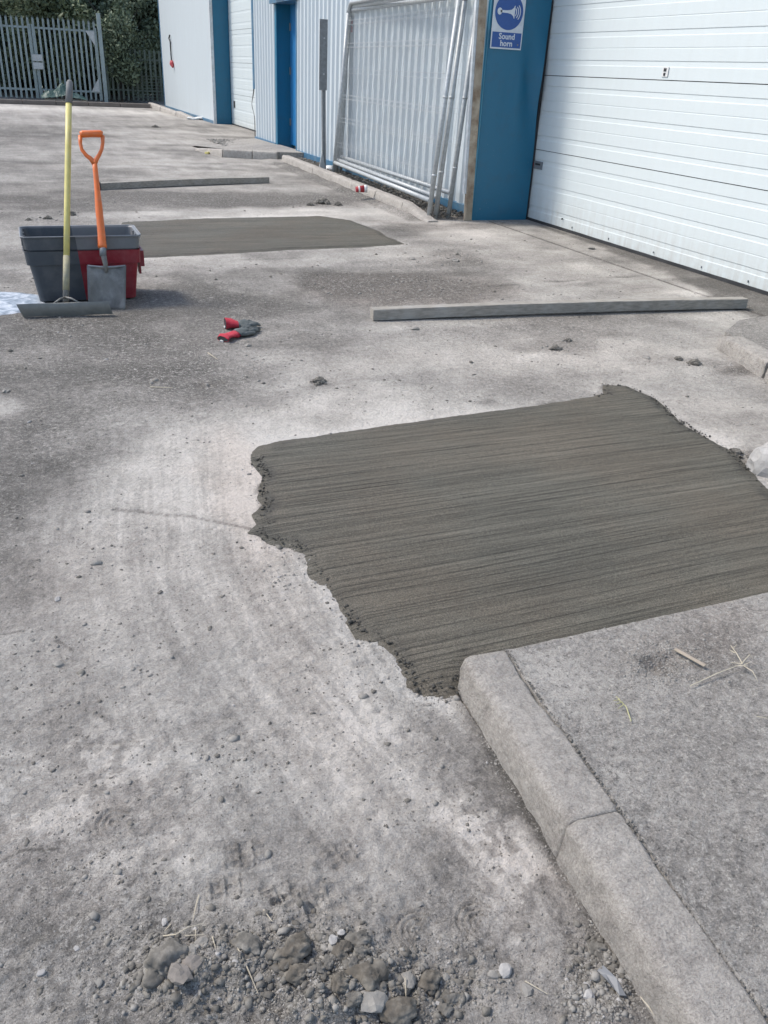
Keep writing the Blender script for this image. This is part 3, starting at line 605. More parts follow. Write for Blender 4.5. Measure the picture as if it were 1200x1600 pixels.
# far bay: plain wall, blue pillar, second door
MB().box((5.0, 24.46, .05), (5.04, 32.62, TOP)).go('plain_wall', M['clad'], B)
MB().box((4.985, 24.4, .0), (5.06, 24.46, TOP)).go('corner_trim', M['white_trim'], B)
MB().box((4.98, 32.60, .0), (5.06, 32.66, TOP)).go('corner_trim', M['bluetrim'], B)
MB().box((4.985, 24.5, .0), (4.997, 32.6, .07)).go('sill_flashing', M['bluetrim'], B)
pillar(5.06, 5.47, 24.42, TOP)
D2 = secdoor(18.6, 24.40, 5.47, 4.3, 'farther white sectional door between the blue pillar and the ribbed wall')
MB().box((5.462, 23.95, .42), (5.468, 24.12, .58)).go('letter_slot', M['black'], D2)
MB().box((5.0, 18.5, 4.3), (5.45, 24.4, TOP)).go('lintel', M['blue'], B)
MB().box((WXP-.035, 18.45, 1.0), (WXP-.02, 18.58, TOP)).box((WXP-.02, 18.50, 1.0), (5.45, 18.52, TOP)).go('corner_trim', M['bluetrim'], B)
vs = []; fs = []
for j in range(25):                                         # bent black strip standing in for the shaded gap by torn flashing
    z = j/24*1.25; bu = .10*math.exp(-((z-.72)/.16)**2)
    vs += [(WXP-.03-bu*.3, 18.47+bu, z), (WXP-.02, 18.62+bu*1.6-.04*(z < .6), z)]
fs = [(2*j, 2*j+1, 2*j+3, 2*j+2) for j in range(24)]
MB().add(vs, fs).go('dark_gap_strip', M['black'], B)
vs = [(x-.01, y+.14+.12*math.exp(-((z-.78)/.12)**2), z) for x, y, z in vs]
MB().box((WXP, 18.50, 0), (5.45, 18.52, 1.0)).go('door_reveal', M['black'], B)
# blue doorway
MB().box((WXP-.03, 16.75, .0), (WXP+.28, 16.80, 2.40)).box((WXP-.04, 16.74, 0), (WXP-.015, 16.86, 2.42)).go('door_frame', M['blue'], B)
MB().box((WXP-.04, 15.47, .0), (WXP-.012, 15.53, 2.42)).box((WXP-.01, 15.49, 0), (WXP+.28, 15.52, 2.4)).go('door_frame', M['bluetrim'], B)
PD = thing('personnel_door', (0, 0, 0), None, None); PD.parent = B; PD['label'] = 'bright blue personnel door set back in its frame'
PD.location = Vector((WXP+.25, 15.6, .13))-B.location
MB().box((WXP+.22, 15.52, .12), (WXP+.27, 16.75, 2.40)).go('door_leaf', M['bluelight'], PD)
for z in (.45, 1.3, 2.0): MB().box((WXP+.20, 16.70, z), (WXP+.22, 16.74, z+.12)).go('hinge', M['galvdark'], PD)
MB().tube([(WXP+.17, 15.66, 1.05), (WXP+.17, 15.78, 1.05)], .012).tube([(WXP+.17, 15.67, 1.05), (WXP+.22, 15.67, 1.05)], .012).go('handle', M['galv'], PD)
MB().box((WXP-.12, 15.42, 2.40), (WXP+.25, 16.90, 2.47)).box((WXP-.12, 15.42, 2.47), (WXP-.10, 16.90, 2.50)).go('canopy', M['bluetrim'], B)
MB().box((WXP-.20, 15.95, 2.48), (WXP-.06, 16.45, 2.56)).box((WXP-.19, 15.97, 2.56), (WXP-.07, 16.43, 2.60)).go('door_lamp', M['lamp'], B)
# wall bar with a red end
wb = thing('wall_lever', WX(268, 80, 4.97), 'thin dark bar with a red end fixed to the plain far white wall', 'lever')
MB().tube([WX(265,55,4.96), WX(264,60,4.96), WX(266,66,4.955), WX(268,97,4.955)], .022, 8).go('bar', M['black'], wb)
MB().tube([WX(268,96,4.95), WX(268.5,100,4.94), WX(270,105,4.95)], [.05,.07,.03], 8).go('grip', M['redpaper'], wb)

# ------------------------------------------------------------------ sound horn sign
sy = 8.635
def SP(u, v, dy=0.0):
    q = YP(u, v, sy-dy); return q
z0 = SP(789, 77).z; zt = SP(789, 49).z
sx0, sx1 = 4.615, 4.975; zb = z0; ztop = zb+.52
sg = thing('safety_sign', (4.795, sy, zb), 'blue and white sound horn sign on the blue pillar', 'sign')
MB().box((sx0, sy-.005, zb), (sx1, sy, ztop)).go('sign_board', M['signwhite'], sg)
MB().box((sx0+.012, sy-.007, zb+.014), (sx1-.012, sy-.0052, zb+.150)).go('text_panel', M['signblue'], sg)
cc = Vector(((sx0+sx1)/2, sy-.0075, zb+.168+.163)); rr = .160
MB().prism([(cc.x+rr*math.cos(t*math.pi/32), cc.y, cc.z+rr*math.sin(t*math.pi/32)) for t in range(64)], (0, .002, 0)).go('symbol_disc', M['signblue'], sg)
def flat(pts): return [(cc.x+x*.16, sy-.0095, cc.z+y*.16) for x, y in pts]
body = [(-.62,.06),(-.1,.075),(.15,.12),(.30,.22),(.36,.34),(.40,.36),(.40,-.36),(.36,-.34),(.30,-.22),(.15,-.12),(-.1,-.075),(-.62,-.06)]
hb = MB().prism(flat(body), (0, .0015, 0)).prism(flat([(-.68+.17*math.cos(t*math.pi/12), .19*math.sin(t*math.pi/12)) for t in range(24)]), (0, .0012, 0))
for r0, an in ((.30, .75), (.44, .75), (.58, .72)):
    o_ = [(.22+(r0-.03)*math.cos(a), (r0-.03)*math.sin(a)) for a in np.linspace(-an, an, 13)]; i_ = [(.22+(r0+.025)*math.cos(a), (r0+.025)*math.sin(a)) for a in np.linspace(an, -an, 13)]
    hb.prism(flat(o_+i_), (0, .0012, 0))
hb.go('horn_symbol', M['signwhite'], sg)
def text(s, size, loc, mat, parent, name):
    cu = bpy.data.curves.new('t', 'FONT'); cu.body = s; cu.size = size; cu.align_x = 'CENTER'; cu.extrude = .0006; cu.offset = size*.022; cu.resolution_u = 3
    o = bpy.data.objects.new('t', cu); C.objects.link(o); bpy.context.view_layer.update()
    me = bpy.data.meshes.new_from_object(o.evaluated_get(bpy.context.evaluated_depsgraph_get())); bpy.data.objects.remove(o)
    me.transform(Matrix.Translation(Vector(loc)-parent.location) @ Matrix.Rotation(math.pi/2, 4, 'X')); link(name, me, mat, parent)
text('Sound', .074, ((sx0+sx1)/2, sy-.0082, zb+.090), M['signwhite'], sg, 'lettering')
text('horn', .074, ((sx0+sx1)/2, sy-.0082, zb+.028), M['signwhite'], sg, 'lettering')
MB().tube([(sx1-.045, sy-.010, zb+.045), (sx1-.045, sy-.006, zb+.045)], .008, 10).go('screw', M['galvdark'], sg)

# ------------------------------------------------------------------ leaning mesh fence panels
def heras(nf, ff, dxn, dxf, hgt, zr, label, tagged=False):
    """nf/ff near and far foot, dx: how far the top leans to the wall"""
    nf = Vector(nf); ff = Vector(ff); nt = nf+Vector((dxn, 0, hgt)); ft = ff+Vector((dxf, 0, hgt))
    T = thing('fence_panel', (nf.x, (nf.y+ff.y)/2, 0), label, 'fence panel', 'steel mesh fence panels leaning on the ribbed wall')
    def at(s, z):
        a = nf.lerp(nt, z/hgt); b = ff.lerp(ft, z/hgt); return a.lerp(b, s)
    r = .12/(ff.y-nf.y); cv = [at(0, -.0)]+[at(0, hgt-.12)]+[at(r*(1-math.cos(t)), hgt-.12+.12*math.sin(t)) for t in np.linspace(.3, 1.57, 5)]
    cv2 = [at(1-r*(1-math.cos(t)), hgt-.12+.12*math.sin(t)) for t in np.linspace(1.57, .3, 5)]+[at(1, hgt-.12), at(1, 0)]
    MB().tube(cv[:2], .026).go('frame_tube', M['galv'], T, smooth=True)
    MB().tube(cv2[-2:], .026).go('frame_tube', M['galv'], T, smooth=True)
    MB().tube(cv[1:]+cv2[:-1], .026).go('frame_tube', M['galv'], T, smooth=True)
    MB().tube([at(0.006, zr), at(.994, zr)], .026).go('frame_tube', M['galv'], T, smooth=True)
    wm = MB(); n = int((ff-nf).length/.07)
    for i in range(1, n):
        s = i/n; wm.tube([at(s, zr), at(s, hgt)], .0015, 4, False)
    for z in (.42, .47, .75, .80, 1.05, 1.10, 1.38, 1.43, 1.70, 1.75, 1.98, 2.03):
        if z < hgt-.03: wm.tube([at(0, z), at(1, z)], .0015, 4, False)
    wm.go('wire_mesh', M['wire'], T, kind='stuff')
    for z in (zr+.25, 1.2): MB().tube([at(0, z), at(0, z+.02)], .029).go('weld_collar', M['galv'], T, smooth=True)
    if tagged:
        p = YP(552, 41, ff.y-.03); MB().box((p.x-.055, ff.y-.045, p.z-.075), (p.x+.055, ff.y-.035, p.z+.075)).go('red_tag', M['redpaper'], T)
        MB().prism([(p.x-.04, ff.y-.048, p.z+.02), (p.x+.04, ff.y-.048, p.z+.035), (p.x+.01, ff.y-.048, p.z-.02), (p.x-.02, ff.y-.048, p.z-.005)], (0, .002, 0)).go('tag_mark', M['white'], T)
    return T
heras((4.125, 8.78, .0), (4.363, 12.74, .0), .185, .19, 2.24, .19, 'outermost of the three leaning mesh panels, feet nearest the kerb')
n2_ = YP(680, 343, 8.80); t2_ = YP(727, 0, 8.80); n3_ = YP(700, 343, 8.84); t3_ = YP(748, 0, 8.84)
heras((n2_.x, 8.80, .0), (4.435, 12.80, .0), (t2_.x-n2_.x)*1.04, .165, 2.20, .22, 'middle one of the three mesh panels leaning on the wall')
heras((n3_.x, 8.84, .0), (4.52, 12.86, .0), (t3_.x-n3_.x)*1.03, .075, 2.16, .26, 'innermost leaning mesh panel against the ribs, red tag near its far top corner', True)

# ------------------------------------------------------------------ blank sign post
py = 12.95; pst = thing('sign_post', (4.26, py, 0), 'grey post carrying a narrow blank grey plate beside the fence panels', 'sign post')
MB().beam((4.285, py, .02), (4.245, py, 1.98), .055, .05, up=(0,1,0), ch=.006).go('post', M['galvdark'], pst)
a = YP(506, 30, py-.04); b = YP(506, 141, py-.04)
MB().box((a.x-.055-.004, py-.045, b.z), (a.x+.058, py-.030, a.z)).go('sign_plate', M['galvdark'], pst)
for z in (1.35, 1.8): MB().tube([(4.25, py-.05, z), (4.25, py-.04, z)], .012, 8).go('bolt', M['galv'], pst)
MB().prism([(4.18, py-.04, 0), (4.30, py-.04, 0), (4.285, py-.04, .14), (4.25, py-.04, .30), (4.235, py-.04, .30)], (0, .02, 0)).box((4.15, py-.12, .0), (4.40, py+.12, .02)).go('base_bracket', M['galv'], pst)
for x in (4.19, 4.34): MB().tube([(x, py-.08, .02), (x, py-.08, .045)], .012, 6).go('bolt', M['galvdark'], pst)

# ------------------------------------------------------------------ palisade gates and fence
PY = 34.0
def pale(mb, x, y, z0, z1, tw=.021):
    """w-section pale with a three-pointed head"""
    for dx in (-tw, 0, tw):
        c = x+dx
        mb.prism([(c-.011, y-abs(dx)*.5, z0), (c+.011, y-abs(dx)*.5, z0), (c+.011, y-abs(dx)*.5, z1-.10), (c+dx*.3, y-abs(dx)*.5, z1-.02+(.03 if dx == 0 else -.02)), (c-.011, y-abs(dx)*.5, z1-.10)], (0, .004, 0))
def gate(x0, x1, label, locks):
    T = thing('palisade_gate', (x0, PY, .08), label, 'gate', 'steel palisade gates at the far end')
    n = int((x1-x0)/.165)
    base = None
    for i in range(n+1):
        x = x0+.04+i*(x1-x0-.08)/n
        if base is None:
            mb = MB(); pale(mb, x, PY-.03, .10, 2.55); base = mb.go('pale', M['pal'], T); bx = x
        else:
            o = base.copy(); C.objects.link(o); o.parent = T; o.location.x = x-bx; o.location.z = random.uniform(-.015, .015)
    for z in (.36, 2.20): MB().box((x0, PY-.01, z-.03), (x1, PY+.03, z+.03)).go('rail', M['pal'], T)
    for x in (x0, x1): MB().box((x-.03, PY-.012, .1), (x+.03, PY+.045, 2.30)).go('stile', M['pal'], T)
    if locks:
        for z in (1.08, 1.32): MB().box((x0-.12, PY-.10, z-.10), (x0+.20, PY-.05, z+.10)).go('lock_box', M['galv'], T)
    else:
        pass
    s = x1-.05 if locks else x0+.05; k = -1 if locks else 1
    MB().add([(s, PY-.05, 2.2), (s+k*.0, PY-.05, 1.75), (s+k*.28, PY-.05, 2.2)], [(0,1,2)]).go('gusset', M['galv'], T)
    MB().add([(s, PY-.05, .36), (s, PY-.05, .8), (s+k*.28, PY-.05, .36)], [(0,1,2)]).go('gusset', M['galv'], T)
    return T
gate(-1.25, .96, 'left leaf of the grey palisade gates at the far end', False)
gate(1.04, 3.04, 'right leaf of the grey palisade gates with the bolt boxes', True)
for x, lb in ((-1.36, 'steel gate post at the left of the palisade gates'), (3.18, 'thick steel gate post on the right next to the dark hedge')):
    tag(MB().box((x-.06, PY-.06, 0), (x+.06, PY+.06, 2.72)).box((x-.07, PY-.07, 2.72), (x+.07, PY+.07, 2.74)).go('gate_post', M['pal'], None, loc=(x, PY, 0)), lb, 'post')
fp = thing('palisade_fence', (3.3, 35.1, 0), 'dull green slatted fence in front of the dark hedge by the far wall', 'fence')
base = None
for i in range(22):
    x = 3.4+i*.17
    if base is None: base = MB().box((x-.035, 35.05, .1), (x+.035, 35.07, 1.75)).go('pale', M['greenpal'], fp); bx = x
    else:
        o = base.copy(); C.objects.link(o); o.parent = fp; o.location.x = x-bx; o.location.z = random.uniform(-.02, .02)
for z in (.4, 1.4): MB().box((3.3, 35.08, z), (7.1, 35.11, z+.05)).go('rail', M['greenpal'], fp)
for z in np.arange(.2, 1.0, .10): MB().box((4.3, 35.02, z), (5.4, 35.03, z+.02)).go('rail', M['greenpal'], fp)
fl = thing('palisade_fence', (-1.5, PY, 0), 'grey palisade fence running left from the gate post, mostly out of frame', 'fence')
base = None
for i in range(24):
    x = -1.5-i*.165
    if base is None:
        mb = MB(); pale(mb, x, PY-.03, .1, 2.5); base = mb.go('pale', M['pal'], fl)
    else:
        o = base.copy(); C.objects.link(o); o.parent = fl; o.location.x = x+1.5
for z in (.36, 2.2): MB().box((-5.5, PY-.01, z-.03), (-1.42, PY+.03, z+.03)).go('rail', M['pal'], fl)
# pallet with tarpaulin
pl = thing('pallet', (1.15, 33.2, 0), 'low timber pallet under a green tarpaulin by the gates', 'pallet')
for x in (1.18, 1.78, 2.38): MB().box((x-.05, 32.95, 0), (x+.05, 33.65, .10)).go('block', M['timber'], pl)
for i in range(6): MB().box((1.12, 32.95+i*.125, .10), (2.46, 33.03+i*.125, .125)).go('board', M['timber'], pl)
vs = []; nx, ny = 40, 24
for j in range(ny+1):
    for i in range(nx+1):
        x = 1.02+1.42*i/nx; y = 32.85+.85*j/ny
        hx = math.exp(-((x-1.75)/.30)**2)*.42+math.exp(-((x-1.25)/.22)**2)*.18+.10*math.exp(-((x-2.25)/.2)**2)
        hx *= sst(0, .3, j/ny)*.75+.25; nn = float(fbm(np.array([x*1.0]), np.array([y*1.0+x]), 6, 3, 71)[0])
        vs.append((x+.05*nn, y, max(.02 if i in (0, nx) or j == 0 else .13, .13+hx+.28*nn*hx*2.2+.03*nn)))
MB().add(vs, [(j*(nx+1)+i, j*(nx+1)+i+1, (j+1)*(nx+1)+i+1, (j+1)*(nx+1)+i) for j in range(ny) for i in range(nx)]).go('tarpaulin', M['tarp'], None, loc=(1.7, 33.2, .1), label='crumpled dark green tarpaulin heaped on the pallet by the gates', cat='tarpaulin')

# ------------------------------------------------------------------ trees behind the fence
def crown_mesh(name, n, rx, ry, rz, zc, leaf, seed):
    g = np.random.default_rng(seed); K = 26
    cl = g.normal(size=(K, 3)); cl /= np.linalg.norm(cl, axis=1)[:, None]; cl *= g.uniform(.35, .95, (K, 1)); rad = g.uniform(.22, .42, K)
    k = g.integers(0, K, n); p = g.normal(size=(n, 3)); p /= np.linalg.norm(p, axis=1)[:, None]; p *= (g.uniform(0, 1, (n, 1))**.45)
    c = cl[k]+p*rad[k][:, None]; c = c*np.array([rx, ry, rz])+np.array([0, 0, zc]); c = c[c[:, 2] > .25]; n = len(c)
    a = g.normal(size=(n, 3)); a /= np.linalg.norm(a, axis=1)[:, None]; b = np.cross(a, g.normal(size=(n, 3))); b /= np.linalg.norm(b, axis=1)[:, None]
    s = leaf*g.uniform(.6, 1.3, (n, 1)); V = np.stack([c-a*s, c-b*s*.5, c+a*s, c+b*s*.5], 1).reshape(-1, 3)
    return npmesh(name, V, np.arange(4*n).reshape(-1, 4), smooth=False)
crowns = [crown_mesh('crown', 16000, 2.3, 1.8, 2.9, 3.0, .10, 1), crown_mesh('crown', 16000, 2.0, 1.7, 2.3, 2.4, .09, 2), crown_mesh('crown', 14000, 1.6, 1.4, 2.0, 1.9, .08, 3)]
def trunk(h, seed, r=.11):
    g = random.Random(seed); mb = MB(); top = Vector((g.uniform(-.2, .2), g.uniform(-.2, .2), h))
    mb.tube([(0,0,0), (.05,.02,h*.4), tuple(top)], [r, r*.75, r*.3], 8)
    for i in range(7):
        z = h*g.uniform(.3, .85); a = g.uniform(0, 6.28); L = g.uniform(.6, 1.4)
        mb.tube([(0.04, .02, z), (L*.5*math.cos(a), L*.5*math.sin(a), z+L*.45), (L*math.cos(a), L*math.sin(a), z+L*1.1)], [r*.4, r*.25, r*.08], 5)
    return mb.mesh('trunk')
tr = [trunk(4.6, 1), trunk(3.8, 2), trunk(3.0, 3, .08)]
for m_ in crowns: m_.materials.append(M['leaf'])
c2 = crowns[1].copy(); c2.materials.clear(); c2.materials.append(M['leaf2']); crowns.append(c2)
for m_ in tr: m_.materials.append(M['bark'])
TL = [(-4.2,38.5,0,'dense dark tree far left beyond the palisade'),(-1.9,37.4,3,'olive tree above the left gate leaf'),(.2,38.2,0,'tall dark tree behind the middle of the gates'),(1.7,36.6,3,'lighter olive bush tree showing through the right gate leaf'),
 (3.1,38.0,1,'rounded dark tree behind the right gate post'),(4.4,37.2,2,'small dark tree between gate post and white wall'),(5.6,38.6,0,'dark tree partly hidden by the far wall corner'),(2.6,40.6,0,'tall tree in the second row behind the gate post'),
 (-.9,41.2,0,'tall tree in the second row above the gates'),(5.2,42.0,0,'tall tree in the second row above the white wall corner'),(-3.4,42.2,0,'tall tree in the second row at the far left'),(3.9,35.9,2,'low shrub pressed against the green slatted fence')]
for i, (x, y, k, lb) in enumerate(TL):
    T = thing('tree', (x, y, 0), lb, 'tree', 'trees behind the far fence')
    o = link('crown', crowns[k], None, T); s = 1.0+.12*math.sin(i*2.1); o.scale = (s, s, s*(1.25 if y > 40 else 1)); o.rotation_euler.z = i*1.3
    link('trunk', tr[min(k, 2) if k < 3 else 1], None, T)
hd = crown_mesh('hedge', 30000, 12, .9, 2.3, 1.7, .12, 9)
g_ = np.random.default_rng(10); n_ = 30000; cH = np.stack([g_.uniform(-9, 11, n_), 43.4+g_.normal(0, .5, n_), g_.uniform(0, 1, n_)**.9*5.2], 1)
a1 = g_.normal(size=(n_, 3)); a1 /= np.linalg.norm(a1, axis=1)[:, None]; b1 = np.cross(a1, g_.normal(size=(n_, 3))); b1 /= np.linalg.norm(b1, axis=1)[:, None]; s1 = .2*g_.uniform(.6, 1.3, (n_, 1))
hm = npmesh('thicket', np.stack([cH-a1*s1, cH-b1*s1*.6, cH+a1*s1, cH+b1*s1*.6], 1).reshape(-1, 3), np.arange(4*n_).reshape(-1, 4), smooth=False)
link('thicket', hm, M['leaf'], label='dark thicket closing the view behind the trees', cat='hedge', kind='stuff')

# ------------------------------------------------------------------ stack-and-nest crates, half grey half coloured
CXm, CYm = .305, 5.92
def ringpts(x0, x1, y0, y1, r, z, split, bow=0.0):
    """rounded rectangle from the front split point round the right side, back split, left side"""
    pts = [(split, y0)]
    for cx_, cy_, a0 in ((x1-r, y0+r, -90), (x1-r, y1-r, 0)):
        for k in range(5): a = math.radians(a0+k*22.5); pts.append((cx_+r*math.cos(a), cy_+r*math.sin(a)))
    pts.append((split, y1)); nright = len(pts)
    for cx_, cy_, a0 in ((x0+r, y1-r, 90), (x0+r, y0+r, 180)):
        for k in range(5): a = math.radians(a0+k*22.5); pts.append((cx_+r*math.cos(a), cy_+r*math.sin(a)))
    pts.append((split, y0)); return [(x, y, z) for x, y in pts], nright
def crate(levels, inner, floor_z, mats, label, names):
    T = thing('storage_crate', (CXm, CYm, 0), label, 'crate', 'nested two-tone plastic crates')
    rings = []
    for (z, x0, x1, y0, y1, r) in levels+inner:
        rg, nr = ringpts(x0, x1, y0, y1, r, z, .268+(.41-z)*.066); rings.append(rg)
    for side, mt, nm in ((0, mats[0], names[0]), (1, mats[1], names[1])):
        idx = list(range(nr-1, len(rings[0]))) if side == 0 else list(range(0, nr)); m = len(idx); vs = [rings[a][k] for a in range(len(rings)) for k in idx]
        fs = [(a*m+k, a*m+k+1, (a+1)*m+k+1, (a+1)*m+k) for a in range(len(rings)-1) for k in range(m-1)]
        fs.append(tuple((len(rings)-1)*m+k for k in range(m)))
        MB().add(vs, fs).go(nm, mt, T)
    return T
def lv(z, o, r=.035, e=0): # o = outward offset from base footprint
    return (z, .012-o, .608+o, 5.745-o*.6, 6.06+o*.6, r)
low = [lv(.008, -.006, .03), lv(.012, 0, .03), lv(.238, .030), lv(.240, .046), lv(.322, .052), lv(.326, .058)]
crate(low, [lv(.326, .050), lv(.30, .040), lv(.02, .0)], .02, (M['greyplastic'], M['redplastic']), 'lower nested crate, dark grey on its left half and red on its right half', ('grey_half', 'red_half'))
up = [lv(.10, .003), lv(.30, .033), lv(.325, .038), lv(.332, .046), lv(.402, .050), lv(.404, .062), lv(.412, .062)]
T = crate(up, [lv(.412, .053), lv(.404, .044), lv(.33, .034), lv(.325, .028), lv(.11, -.003)], .11, (M['greyplastic'], M['midplastic']), 'upper grey crate nested in the red and grey one, open and empty', ('dark_grey_half', 'light_grey_half'))
# paler tube painting a highlight along the rim, handles
rg, nr = ringpts(.012-.0605, .608+.0605, 5.745-.037, 6.06+.037, .035, .413, .268)
MB().tube(rg[:-1]+[rg[0]], .0035, 5, False).go('rim_highlight', M['rim'], T)
for x, s in ((.655, 1), (-.035, -1)):
    MB().box((x-.012, 5.84, .34), (x+.012, 5.97, .352)).box((x-.012, 5.84, .352), (x+.012, 5.853, .40)).box((x-.012, 5.957, .352), (x+.012, 5.97, .40)).go('handle', M['midplastic'], T)
MB().tube([(.01, 6.00, .33), (.09, 6.03, .335)], .016).go('bail_arm', M['rim'], T)
MB().box((.6675, 5.80, .372), (.671, 5.83, .384)).go('label_tag', M['white'], T)
lowT = [o for o in bpy.data.objects if o.name.startswith('storage_crate')][0]
MB().box((.655, 5.80, .20), (.685, 6.0, .30)).box((.655, 5.86, .14), (.668, 5.94, .20)).go('handle', M['redplastic'], lowT)

# ------------------------------------------------------------------ concrete rake
K0, KK = 5.44, .53
rk = thing('concrete_rake', (.14, 5.44, 0), 'long yellow handled spreading rake propped against the crates', 'rake')
pts = [LP(u, v, K0, KK) for u, v in ((103,472),(104,400),(105,320),(106.5,230),(107.5,160))]
MB().tube([pts[0], pts[1].lerp(pts[0], .05)], .0185, 14).go('socket', M['steel'], rk, smooth=True)
MB().tube([pts[0].lerp(pts[1], .25), pts[1]], .0200, 14).go('handle_sleeve', M['dirtyyellow'], rk, smooth=True)
MB().tube(pts[1:], .0185, 14).go('handle', M['yellow'], rk, smooth=True)
g1 = LP(107.5, 162, K0, KK); g2 = LP(109, 126, K0, KK)
MB().tube([g1, g1.lerp(g2, .9), g2], [.021, .020, .012], 14).go('end_grip', M['grip'], rk, smooth=True)
hx0, hx1 = -.122, .398; hy = 5.41; sec = []
for k in range(9): a = k/8; sec.append((hy-.018*math.sin(a*2.2)-.004, .004+a*.082+.0*a))
vs = []; NX = 24
for i in range(NX+1):
    t = i/NX
    for (yy, zz) in sec:
        x0 = hx0+.030*(1-zz/.086); x1 = hx1+.022*(1-zz/.086); vs.append((x0+(x1-x0)*t, yy-.03*t, zz+.002*math.sin(t*9)))
    for (yy, zz) in sec[::-1]: vs.append((hx0+.030*(1-zz/.086)+(hx1-hx0-.008*(1-zz/.086))*t, yy-.03*t+.006, zz))
m = 18; MB().add(vs, [(i*m+j, i*m+(j+1) % m, (i+1)*m+(j+1) % m, (i+1)*m+j) for i in range(NX) for j in range(m)]+[tuple(range(m)), tuple(range(NX*m, NX*m+m))]).go('rake_head', M['rakehead'], rk)
bse = pts[0]
for s in (-1, 1): MB().tube([(bse.x, bse.y, bse.z+.03), (bse.x+s*.03, 5.425, .10), (bse.x+s*.075, 5.405, .075)], .006, 6).go('brace', M['steel'], rk, smooth=True)

# ------------------------------------------------------------------ shovel
S0, SK = 5.50, .42
def SL(u, v, d=0.0): q = LP(u, v, S0, SK); q.y -= d; return q
sh = thing('shovel', (.4, 5.5, 0), 'square mouth shovel with orange shaft and D handle leaning on the crates', 'shovel')
bl = SL(138, 487); br = SL(196, 487); tl = SL(135.5, 415); trr = SL(197, 415)
vs = []; NX, NZ = 12, 10
for j in range(NZ+1):
    for i in range(NX+1):
        s = i/NX; t = j/NZ; p = bl.lerp(br, s).lerp(tl.lerp(trr, s), t)
        c = 4*(s-.5)**2; p.y -= -.016*(1-c)*(1-.4*t); p.y -= .010*(c**3)
        if j == NZ: p.z -= .010*math.cos((s-.5)*math.pi)**2*1.2; p.z += .004*(abs(s-.5) > .4)
        if j == 0: p.z += .010*(c > .68)
        vs.append(tuple(p))
n0 = len(vs); vs += [(x, y+.003, z) for x, y, z in vs]; W1 = NX+1
fs = [(j*W1+i, j*W1+i+1, (j+1)*W1+i+1, (j+1)*W1+i) for j in range(NZ) for i in range(NX)]; fs += [tuple(k+n0 for k in f[::-1]) for f in fs]
rim = [i for i in range(W1)]+[j*W1+NX for j in range(1, NZ+1)]+[NZ*W1+i for i in range(NX-1, -1, -1)]+[j*W1 for j in range(NZ-1, 0, -1)]
fs += [(rim[k], rim[(k+1) % len(rim)], rim[(k+1) % len(rim)]+n0, rim[k]+n0) for k in range(len(rim))]
MB().add(vs, fs).go('blade', M['steel'], sh, smooth=True)
MB().tube([tl+Vector((.004,-.002,0)), tl.lerp(trr, .3)+Vector((0,-.004,-.006)), tl.lerp(trr, .5)+Vector((0,-.004,-.008)), tl.lerp(trr, .7)+Vector((0,-.004,-.006)), trr+Vector((-.004,-.002,0))], .006, 6).go('tread', M['rim'], sh, smooth=True)
MB().tube([SL(165.5,425,.0), SL(164.5,412,.004), SL(161.5,398,.004), SL(160.5,385,.002)], [.010,.015,.018,.019], 12).go('socket', M['steel'], sh, smooth=True)
MB().tube([SL(161,400,.004), SL(160.3,384,.004)], .0205, 12).go('collar', M['galvdark'], sh, smooth=True)
sp = [(160.3,388,.024),(159.9,384,.028),(159.5,381,.026),(158.5,365,.0235),(156.5,345,.0225),(154.5,325,.0225),(152.8,305,.0185),(151,285,.016),(149.3,268,.0155),(147.5,252,.016)]
MB().tube([SL(u, v) for u, v, r in sp], [r for u, v, r in sp], 14).go('shaft', M['orange'], sh, smooth=True)
MB().tube([SL(125,210), SL(129,209.5), SL(143,209), SL(157,209), SL(160.5,210)], [.016,.021,.0205,.021,.016], 12).go('hand_grip', M['orange'], sh, smooth=True)
for pth in ([(147.5,256),(142,248),(135,243),(128,234),(125.5,224),(125.5,212)], [(147.5,256),(151,248),(155,242),(159,233),(160.5,223),(160.3,212)]):
    MB().tube([SL(u, v) for u, v in pth], [.0165,.0145,.012,.011,.011,.013], 10).go('handle_arm', M['orange'], sh, smooth=True)

# ------------------------------------------------------------------ timber battens
def batten(a, b, wd, ht, name, label, seg=24, warp=.006, z0=.0, seed=0):
    a = Vector(a); b = Vector(b); d = (b-a); L = d.length; d.normalize(); n = Vector((-d.y, d.x, 0)); vs = []; g = random.Random(seed)
    for i in range(seg+1):
        t = i/seg; p = a.lerp(b, t)+n*warp*math.sin(t*math.pi); zz = z0+.010*math.sin(t*math.pi)
        c = .003
        for (o, h) in ((0, 0), (0, ht-c), (c, ht), (wd-c, ht), (wd, ht-c), (wd, 0)):
            e = g.uniform(-.0012, .0012); vs.append((p.x+n.x*(o+e), p.y+n.y*(o+e), p.z+zz+h+g.uniform(-.0012, .0012)))
    fs = [(i*6+k, i*6+(k+1) % 6, (i+1)*6+(k+1) % 6, (i+1)*6+k) for i in range(seg) for k in range(6)]+[tuple(range(6)), tuple(range(seg*6, seg*6+6))]
    return MB().add(vs, fs).go(name, M['timber'], None, loc=(a.x, a.y, 0), label=label, cat='timber')
a = G(583, 501, .005); b = G(1166, 482, .01); batten(a, b, .075, .068, 'timber_batten', 'long grey timber batten lying across the yard towards the white door')
print('B1', a, b)
a = G(155, 297, .0); b = G(421, 286, .0); batten(a, b, .09, .075, 'timber_batten', 'farther timber batten on the ground behind the shovel', seed=3)
MB().box((a.x-.02, a.y-.03, .0), (a.x+.02, a.y+.06, .09)).go('end_block', M['black'], None, loc=(a.x, a.y, 0), label='small dark block at the left end of the farther batten', cat='block')

